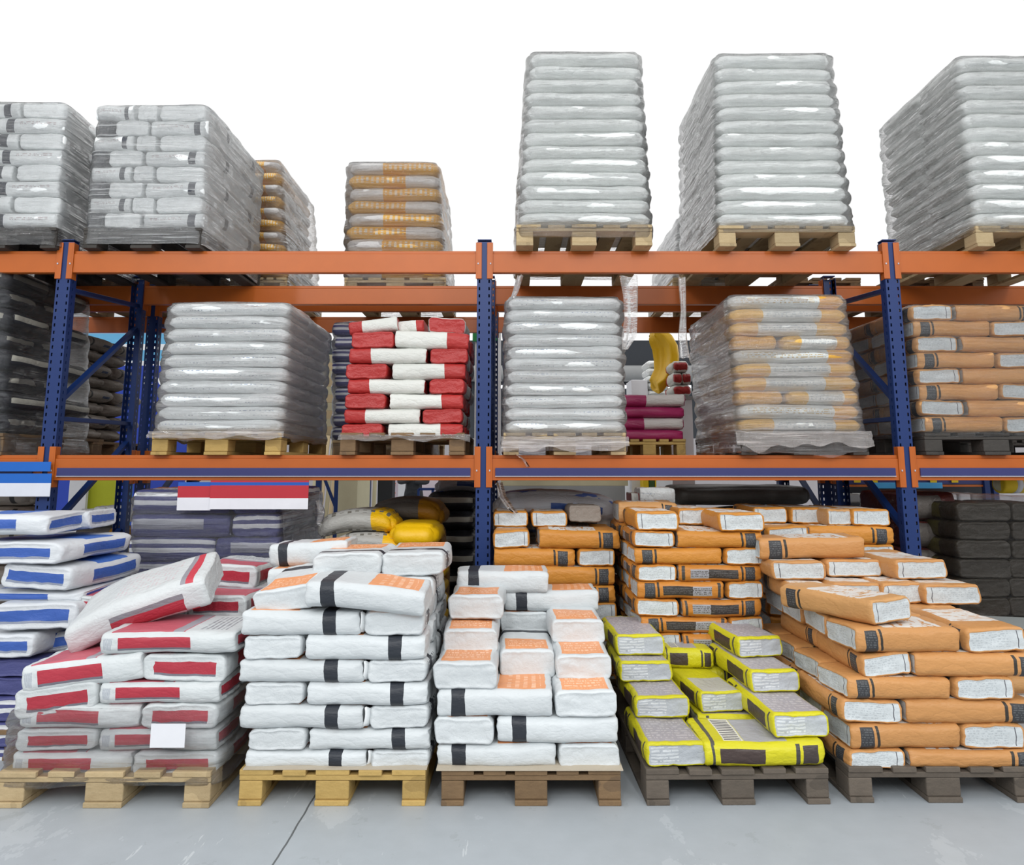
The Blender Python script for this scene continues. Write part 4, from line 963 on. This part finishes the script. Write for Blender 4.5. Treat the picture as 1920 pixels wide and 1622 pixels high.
# hanging film strips
def strip(label, pts, w0, d, seed):
    V, Fc = [], []; n = 26; m_ = 6; Ps = [(P(x, y, d), ww) for x, y, ww in pts]
    for i in range(n+1):
        f = i/n*(len(Ps)-1); k = min(int(f), len(Ps)-2); u = f-k
        (xa, za), wa = Ps[k]; (xb, zb_), wb_ = Ps[k+1]; x = xa+(xb-xa)*u; z = za+(zb_-za)*u; ww = (wa+(wb_-wa)*u)/F*d
        for j in range(m_+1):
            s_ = j/m_-.5; q = noise.noise(Vector((s_*5, z*6, seed)))
            V.append((x+s_*ww+.01*q, d+.03*q+.02*math.sin(s_*9+seed), z+.008*noise.noise(Vector((s_*3, z*9, seed+5)))))
    for i in range(n):
        for j in range(m_): Fc.append([i*(m_+1)+j, i*(m_+1)+j+1, (i+1)*(m_+1)+j+1, (i+1)*(m_+1)+j])
    o = mk('hanging_film', V, Fc, MAT['wrap_milky'], smooth=True); return tag(o, label, 'plastic wrap', 'loose film')
strip('torn film hanging from the tall silver stack, right of centre white stack', [(1178, 518, 34), (1182, 560, 26), (1183, 600, 24), (1180, 632, 28), (1172, 655, 8)], 0, 4.68, 1)
strip('thin film strip hanging between the white and yellow-white stacks', [(1278, 520, 16), (1281, 580, 12), (1279, 630, 18), (1283, 672, 22)], 0, 4.72, 2)
strip('short film strip hanging left of the tall silver stack pallet', [(975, 516, 12), (968, 545, 10), (962, 560, 6)], 0, 4.68, 3)
strip('bunched film draped down onto the large grey sack by the centre upright', [(935, 905, 14), (941, 930, 14), (958, 955, 12), (966, 962, 10)], 0, 4.9, 4)
strip('short film tail over the lower beam right of centre upright', [(966, 850, 5), (982, 862, 6), (990, 875, 7)], 0, 4.80, 5)
strip('crinkled film tail at right end of the navy stack', [(596, 938, 5), (600, 960, 20), (596, 985, 10)], 0, 4.95, 6)

# ================================================================== signs under the lower beams
def panel(name, x0, x1, y0, y1, d, cols, label, th=.004, cat='sign'):
    """flat sheet sign with stacked colour bands; cols = [(fraction from top, hex)]"""
    a, b = P(x0, y1, d)[0], P(x1, y1, d)[0]; zt, zb = P(960, y0, d)[1], P(960, y1, d)[1]
    t = empty(name, ((a+b)/2, d, zb)); tag(t, label, cat); hw = (b-a)/2; H = zt-zb; f0 = 0; prev = None
    for f1, c in cols:
        key = 'sg'+c
        if key not in MAT: MAT[key] = plain('sign colour '+c.strip('#'), c, rough=.5, bump=0, var=0)
        nm = 'colour_band' if c not in ('#dfe0e6',) else 'white_band'
        boxes(nm, [(-hw, hw, 0, th, H*(1-f1), H*(1-f0))], MAT[key], t); f0 = f1
    return t
panel('price_banner', 331, 394, 904, 957, 4.80, [(.14, '#1d54ad'), (.55, '#b32b37'), (1, '#dfe0e6')], 'narrow blue, red and white banner, left one, under left lower beam')
panel('price_banner', 392, 577, 901, 955, 4.79, [(.06, '#b32b37'), (.17, '#1d54ad'), (.62, '#b32b37'), (1, '#dfe0e6')], 'wide red and white banner with blue stripe under left lower beam')
panel('shelf_sign', -60, 94, 866, 884, 4.79, [(1, '#1560b8')], 'upper blue strip sign on the far-left lower beam')
panel('shelf_sign', -60, 93, 888, 931, 4.785, [(.42, '#1560b8'), (1, '#d5d8e2')], 'lower blue and white strip sign on the far-left lower beam')

# ================================================================== behind the racks
def q(name, x0, x1, y0, y1, d, dep, mat, label, cat, bev=.004, kind=None, group=None):
    a, b = P(x0, y1, d)[0], P(x1, y1, d)[0]; zt, zb = P(960, y0, d)[1], max(0, P(960, y1, d)[1])
    o = boxes(name, [(a, b, d, d+dep, zb, zt)], MAT[mat], bev=bev); return tag(o, label, cat, group, kind)
for k_, c in (('lblue', '#6fb4dc'), ('dblue', '#2340a8'), ('lime', '#b3b923'), ('offw', '#dcdde0'), ('pink', '#cfc2c9'), ('cream', '#c9c1a0'), ('lumber', '#cdb891'), ('green', '#2d8a4a'), ('dgreen', '#3c5a2a'), ('netor', '#e0682c'), ('dk', '#25272b'), ('sky', '#4aa3d8'), ('skin', '#b98a70'), ('yroll', '#e3c11e'), ('greyp', '#9b9c9c')):
    MAT[k_] = plain('background '+k_, c, rough=.6, bump=0)
for k_ in LATE: stand(*k_)
stand(1200, 1306, 935.5, 8.75, .5, 'grey counter under the hanging packages behind right lower beam')
MAT['tube'] = bpy.data.materials.new('lit tube'); MAT['tube'].use_nodes = True
bs = MAT['tube'].node_tree.nodes['Principled BSDF']; bs.inputs['Emission Color'].default_value = (1, 1, 1, 1); bs.inputs['Emission Strength'].default_value = 3
# large light blue hoarding high on the left, with its dark blue lower panel
DB = 12.0
t = panel('advertising_hoarding', 60, 335, 583, PY(0, DB), DB, [(.025, '#e9ebee'), (.085, '#67b0da'), (.095, '#e9ebee'), (.14, '#67b0da'), (.165, '#e9ebee'), (.21, '#67b0da'), (.23, '#e9ebee'), (1, '#2340a8')], 'large light blue hoarding with dark blue lower part at left', cat='hoarding', th=.05)
MAT['wlet'] = plain('white lettering', '#f2f3f5', bump=0)
for txt, x, y, sz in (('OC', 292, 724, .30), ('BA', 291, 762, .12)):
    X_, Z_ = P(x, y, DB-.02); words(txt, sz, (X_-t.location.x, -.02, Z_-t.location.z), (math.pi/2, 0, 0), 'wlet', 'lettering', parent=None).parent = t
q('notice_board', 886, 938, 612, 1250, 8.6, .03, 'offw', 'white notice board seen beside the centre upright', 'board')
q('notice_board_header', 886, 932, 600, 640, 8.57, .03, 'green', 'green header board above the white notice board', 'board')
# pale pallets of boards seen between white and red stacks
for i in range(11): q('board_pack', 606, 645, 665+i*15, 680+i*15+(900 if i == 10 else 0), 9.0, .8, 'lumber' if i % 2 else 'cream', f'pale board pack in the gap left of red stack, {ORT[i]}', 'boards', group='board packs')
# leaning lumber and the blue frames before it
for i in range(13):
    x = 578+i*9.2; X_, _ = P(x, 960, 11); X2, _ = P(x+(14 if i > 7 else 3), 960, 11)
    b = bar('timber_plank', (X2, 10.9-.03*(i % 3), .02), (X_, 11.6, 2.3+.1*(i % 3)), .03, .055, MAT['lumber' if i % 3 else 'cream'])
    tag(b, f'pale timber plank leaning behind the racks, {["", "second ", "third ", "fourth ", "fifth ", "sixth ", "seventh ", "eighth ", "ninth ", "tenth ", "eleventh ", "twelfth ", "thirteenth "][i]}from left' if i else 'pale timber plank leaning behind the racks, leftmost one', 'plank', 'leaning planks')
for i, x in enumerate((597, 632, 668, 690)):
    X_, _ = P(x, 930, 10.3); tag(bar('rack_post', (X_, 10.3, 0), (X_, 10.3, 2.2), .07, .07, MAT['steel_blue']), f'slim blue post before the leaning planks, {["leftmost", "second from left", "third from left", "rightmost"][i]}', 'rack post', 'far blue posts')
for i, (x, x2) in enumerate(((597, 632), (668, 690))):
    a, b = P(x, 930, 10.3)[0], P(x2, 930, 10.3)[0]; t = empty('rack_bracing', (0, 10.3, 0)); tag(t, f'blue bracing between the {["left", "right"][i]} pair of far blue posts', 'rack bracing', 'far bracing')
    bar('diagonal_brace', (a, 0, 1.45), (b, 0, .85), .03, .04, MAT['steel_blue'], t); bar('cross_brace', (a, 0, .72), (b, 0, .72), .03, .04, MAT['steel_blue'], t)
q('curtain', 702, 730, 892, 1150, 12, .3, 'dk', 'dark curtain or coat rail right of the far blue posts', 'curtain')
q('partition_wall', 735, 872, 860, 1010, 15, .1, 'pink', 'pinkish white partition wall far behind', 'partition')
q('cabinet_door', 741, 762, 893, 1150, 14.8, .1, 'offw', 'white cabinet far behind, left of the standing person', 'cabinet')
for i in range(9):
    a = P(733, 900, 12.5)[0]; z = 1.3-.155*i; tag(tube('orange_hose_loop', [(a+.07*math.cos(t_)+(.0), 12.5, z+.04*math.sin(t_)) for t_ in np.linspace(0, 6.0, 14)], .018, MAT['netor'], n=6), f'orange coiled loop, {ORT[i].replace("layer", "one")}, hanging far behind', 'hose', 'orange coils')
t = empty('guard_rail', (P(815, 920, 12)[0], 12, 0)); tag(t, 'blue guard rail far behind, right of the person', 'guard rail')
a, b = P(785, 920, 12)[0]-t.location.x, P(838, 920, 12)[0]-t.location.x
bar('top_rail', (a, 0, 1.08), (b, 0, 1.08), .04, .04, MAT['steel_blue'], t)
bar('middle_rail', (a, 0, .6), (b, 0, .6), .04, .04, MAT['steel_blue'], t)
for s_ in (a, (a+b)/2, b): bar('rail_post', (s_, 0, 0), (s_, 0, 1.08), .04, .04, MAT['steel_blue'], t)
for i in range(4): q('duct_pipe', 838+i*9, 844+i*9, 885, 1150, 12.4, .08, 'greyp', f'grey upright pipe far behind, {["leftmost", "second", "third", "rightmost"][i]} of four by the guard rail', 'pipe', group='upright pipes')
q('stone_sample', 868, 905, 880, 1000, 9.5, .05, 'cream', 'mottled cream slab standing behind, left of centre upright', 'slab')
q('cream_board', 922, 1178, 880, 911, 9.1, .05, 'cream', 'long cream display panel behind, under right lower beam', 'panel')
q('grey_board', 922, 1176, 911, 1100, 9.1, .05, 'greyp', 'pale grey board below the cream display panel', 'panel')
q('column_cladding', 1180, 1206, 860, 1000, 9.3, .3, 'greyp', 'grey square column right of the cream display panel', 'column')
for i in range(5): q('yellow_package', 1207+i*11, 1217+i*11, 893, 935.5, 8.8, .3, 'yroll' if i % 2 == 0 else 'dgreen', f'{["yellow", "green", "yellow", "green", "yellow"][i]} hanging package behind, {["leftmost", "second", "middle", "fourth", "rightmost"][i]} of five', 'package', group='hanging packages')
for i in range(4): q('green_package', 1268+i*9, 1275+i*9, 893, 935.5, 8.8, .3, 'green', f'bright green package behind, {["leftmost", "second", "third", "rightmost"][i]} of four', 'package', group='green packages')
q('lime_board', 133, 198, 898, 1250, 9.0, .05, 'lime', 'lime green panel behind the left upright', 'panel')
q('white_board', 100, 134, 895, 1250, 8.9, .05, 'offw', 'white panel left of the lime green one', 'panel')
q('blue_board', 204, 220, 895, 1250, 9.1, .05, 'sky', 'light blue strip panel right of the lime green one', 'panel')
for i in range(3): free('clr', 6.2, 'E', 150+i*24, 173+i*24, 950 if i else 955, 982, f'white and yellow sack on the rear floor stack, {["left", "middle", "right"][i]}', 'rear white sacks', L=.5)
for i in range(6): fz('db' if i % 2 else 'gb', 'L', 140, 236, 6.22, .15+i*.13, .15+i*.13+.128, f'shaded sack in the rear floor stack at left, {ORD[i]}', 'rear shaded sacks', W=.4)
for i in range(7): fz('gb', 'L', -90, 60, 6.2, .15+i*.16, .15+i*.16+.158, f'shaded sack behind the blue-panel stack, {ORD[i]}', 'rear shaded sacks', W=.4, cls='fat')
# shop shelving at far right
DS = 8.4
q('shelf_beam', 1582, 1850, 896, 908, DS, .05, 'rail', 'navy fronted shelf edge seen under the right lower beams', 'shelf edge')
q('shelf_beam', 1582, 1850, 909, 913, DS, .05, 'steel_orange', 'orange shelf beam below the navy shelf edge', 'shelf beam')
q('shelf_strip', 1640, 1768, 905, 916, DS-.03, .02, 'sky', 'bright blue strip hung on the far shelf edge', 'shelf strip')
for i, x in enumerate((1602, 1634, 1745, 1785)): q('price_tag', x, x+12, 898, 905, DS-.03, .01, 'yroll', f'yellow price tag on the far shelf, {["leftmost", "second", "third", "rightmost"][i]}', 'price tag', group='price tags', bev=0)
for i in range(12): q('boxed_product', 1584+i*22, 1603+i*22, 883, 895, DS+.05, .3, ['offw', 'yroll', 'cream', 'offw', 'netor'][i % 5], f'small pack on the far shelf, {["first", "second", "third", "fourth", "fifth", "sixth", "seventh", "eighth", "ninth", "tenth", "eleventh", "twelfth"][i]} from left', 'package', group='shelf packs')
for i in range(10): q('white_tub', 1592+i*26, 1614+i*26, 926, 944, DS+.05, .3, 'offw' if i % 3 else 'greyp', f'white tub on the low far shelf, {["first", "second", "third", "fourth", "fifth", "sixth", "seventh", "eighth", "ninth", "tenth"][i]} from left', 'tub', group='far tubs', bev=.02)
q('shelf_board', 1582, 1860, 944, 950, DS, .5, 'dk', 'dark low shelf board behind the right upright', 'shelf')
q('shelving_unit', 1582, 1870, 862, 1100, DS+.6, .03, 'dk', 'dark shelving back panel behind the right upright', 'panel')
for i, x in enumerate((1850, 1866)): tag(bar('shelf_post', (P(x, 930, DS)[0], DS, 0), (P(x, 930, DS)[0], DS, 2.0), .06, .06, MAT['steel_blue']), f'blue shelving post at far right, {["left", "right"][i]} one', 'shelf post', 'far shelf posts')
X_, Z_ = P(1893, 908, 6.4)
t = empty('insulation_roll', (X_, 6.4, Z_)); tag(t, 'yellow banded roll lying at the right edge under lower beam', 'roll')
tube('roll_body', [(-.09, 0, 0), (-.085, 0, 0), (.3, .1, 0)], [.07, .078, .078], MAT['yroll'], t, n=20); tube('roll_end', [(-.096, -.002, 0), (-.09, 0, 0)], .055, MAT['cream'], t, n=20)
tube('pale_band', [(.02, .028, 0), (.08, .044, 0)], .0795, MAT['offw'], t, n=20)
for i in range(5): fz('olv', 'L', 1862, 1960, 6.35, .15+i*.19, .15+i*.19+.188, f'shaded bale under the yellow roll, {ORD[i]}', 'shaded bales', W=.5, cls='fat')
# ceiling services on the back wall: duct and lamps
tag(tube('ventilation_duct', [(-12, 19.78, 3.95), (12, 19.78, 3.95)], .22, MAT['greyp'], n=16), 'long grey ventilation duct on the dark back wall', 'duct')
for i, x in enumerate((-9, -4.5, 0, 3.9, 8.5)):
    t = empty('strip_lamp', (x, 19.9, 3.55)); tag(t, f'lit strip lamp on the back wall, {["leftmost", "second from left", "middle", "second from right", "rightmost"][i]}', 'lamp', 'strip lamps')
    boxes('lamp_body', [(-1, 1, .03, .1, 0, .1)], MAT['white_paint'], t); boxes('lamp_tube', [(-.98, .98, 0, .03, .02, .07)], MAT['tube'], t)

# person far behind, seen below the lower beam
def person():
    t = empty('person', (P(776, 900, 13.5)[0], 13.5, 0)); tag(t, 'person in dark clothing standing far behind with arms folded', 'person')
    J = {'pel': (0, 0, .95), 'ch': (0, 0, 1.3), 'nk': (0, 0, 1.5), 'hd': (0, -.02, 1.6), 'top': (0, 0, 1.74), 'ls': (-.18, 0, 1.42), 'le': (-.26, -.06, 1.15), 'lw': (-.05, -.24, 1.2), 'rs': (.18, 0, 1.42), 're': (.26, -.06, 1.15), 'rw': (.05, -.24, 1.17),
         'lh': (-.1, 0, .9), 'lk': (-.11, -.02, .5), 'la': (-.11, .02, .09), 'lt': (-.12, -.16, .04), 'rh': (.1, 0, .9), 'rk': (.11, -.02, .5), 'ra': (.11, .02, .09), 'rt': (.12, -.16, .04)}
    Rr = {'pel': .15, 'ch': .17, 'nk': .06, 'hd': .09, 'top': .08, 'ls': .075, 'le': .055, 'lw': .04, 'rs': .075, 're': .055, 'rw': .04, 'lh': .1, 'lk': .07, 'la': .05, 'lt': .04, 'rh': .1, 'rk': .07, 'ra': .05, 'rt': .04}
    K = list(J); E = [('pel', 'ch'), ('ch', 'nk'), ('nk', 'hd'), ('hd', 'top'), ('ch', 'ls'), ('ls', 'le'), ('le', 'lw'), ('ch', 'rs'), ('rs', 're'), ('re', 'rw'), ('pel', 'lh'), ('lh', 'lk'), ('lk', 'la'), ('la', 'lt'), ('pel', 'rh'), ('rh', 'rk'), ('rk', 'ra'), ('ra', 'rt')]
    me = bpy.data.meshes.new('body'); me.from_pydata([J[k] for k in K], [(K.index(a), K.index(b)) for a, b in E], [])
    o = bpy.data.objects.new('body', me); COL.objects.link(o); o.parent = t; me.materials.append(MAT['dk'])
    o.modifiers.new('skin', 'SKIN'); me.skin_vertices or None
    if not me.skin_vertices:
        bpy.context.view_layer.objects.active = o
    sv = me.skin_vertices[0].data if me.skin_vertices else None
    if sv:
        for i, k in enumerate(K): sv[i].radius = (Rr[k], Rr[k]); sv[i].use_root = (k == 'pel')
    s = o.modifiers.new('subdivision', 'SUBSURF'); s.levels = 1; s.render_levels = 1
    return t
person()

# ------------------------------------------------------------------ sacks nobody can see are left out; slivers deep inside become one pile
DROP = {'cement_sack': [(15, 15), (25, 25), (29, 30), (33, 33), (38, 38), (48, 50), (59, 59), (80, 80), (113, 113), (123, 123), (127, 129), (153, 153), (155, 157), (160, 161), (163, 166), (168, 169), (171, 174), (176, 177), (179, 181), (185, 186), (189, 189), (194, 195), (198, 205), (208, 208), (233, 233), (240, 240), (245, 254), (257, 257), (260, 260), (265, 265), (268, 268), (270, 271), (273, 276), (278, 280), (286, 287), (292, 294), (296, 296), (298, 298), (300, 300), (302, 302), (313, 313), (319, 319), (321, 321), (369, 370), (393, 393), (401, 401), (403, 403), (405, 405), (407, 407)], 'plastic_sack': [(5, 16), (21, 21), (39, 40), (52, 52), (60, 64), (176, 176), (179, 179), (183, 183), (190, 190), (215, 215), (328, 328), (338, 338), (343, 343), (363, 363), (367, 367), (369, 369), (371, 371), (374, 374), (376, 376), (378, 378), (380, 380), (382, 382), (384, 384), (388, 391)]}
PILE = {'cement_sack': [(2, 2), (6, 7), (10, 10), (13, 14), (18, 19), (21, 21), (58, 58), (60, 60), (62, 62), (69, 69), (72, 73), (75, 77), (82, 82), (95, 95), (100, 100), (108, 108), (154, 154), (158, 158), (162, 162), (170, 170), (182, 182), (184, 184), (191, 191), (206, 207), (209, 210), (217, 217), (239, 239), (255, 256), (258, 259), (262, 264), (267, 267), (272, 272), (277, 277), (283, 283), (285, 285), (295, 295), (304, 305), (314, 315), (320, 320), (322, 323), (339, 340), (412, 416)], 'plastic_sack': [(17, 20), (22, 23), (25, 28), (45, 45), (53, 53), (55, 55), (65, 65), (79, 79), (166, 166), (169, 169), (172, 173), (180, 180), (186, 187), (193, 193), (195, 196), (201, 201), (216, 216), (219, 219), (221, 221), (233, 233), (239, 239), (241, 241), (265, 265), (267, 267), (269, 269), (271, 271), (273, 273), (275, 275), (277, 277), (279, 279), (283, 283), (285, 285), (308, 308), (313, 313), (318, 318), (323, 323), (333, 333), (360, 362), (364, 366), (368, 368), (372, 373), (375, 375), (377, 377), (379, 379), (381, 381), (383, 383), (394, 395)]}
def names(D): return [n+('.%03d' % i if i else '') for n, r in D.items() for a, b in r for i in range(a, b+1)]
def merge(objs, name):
    V, Fc, RS, MI = [], [], [], []; mats = []; n = 0
    bpy.context.view_layer.update()
    for o in objs:
        me = o.data; mw = np.array(o.matrix_world); v = np.empty(len(me.vertices)*3); me.vertices.foreach_get('co', v); v = v.reshape(-1, 3)
        V.append(v@mw[:3, :3].T+mw[:3, 3]); r = np.empty(len(v)*3); me.attributes['rest'].data.foreach_get('vector', r); RS.append(r)
        f = np.empty(len(me.polygons)*4, int); me.polygons.foreach_get('vertices', f); Fc.append(f.reshape(-1, 4)+n); n += len(v)
        if me.materials[0] not in mats: mats.append(me.materials[0])
        MI += [mats.index(me.materials[0])]*len(me.polygons)
    me = bpy.data.meshes.new(name); me.from_pydata(np.concatenate(V).tolist(), [], np.concatenate(Fc).tolist())
    for m_ in mats: me.materials.append(m_)
    me.polygons.foreach_set('material_index', MI); me.polygons.foreach_set('use_smooth', [True]*len(MI))
    at = me.attributes.new('rest', 'FLOAT_VECTOR', 'POINT'); at.data.foreach_set('vector', np.concatenate(RS)); me.update()
    o = bpy.data.objects.new(name, me); COL.objects.link(o)
    for q_ in objs:
        for c in list(q_.children): bpy.data.objects.remove(c)
        bpy.data.objects.remove(q_)
    return o

for n_ in names(DROP):
    o = bpy.data.objects[n_]
    for c in list(o.children): bpy.data.objects.remove(c)
    bpy.data.objects.remove(o)
if PILE: tag(merge([bpy.data.objects[n_] for n_ in names(PILE)], 'sack_pile'), 'slivers of further sacks deep inside and behind the stacks', 'sacks', kind='stuff')
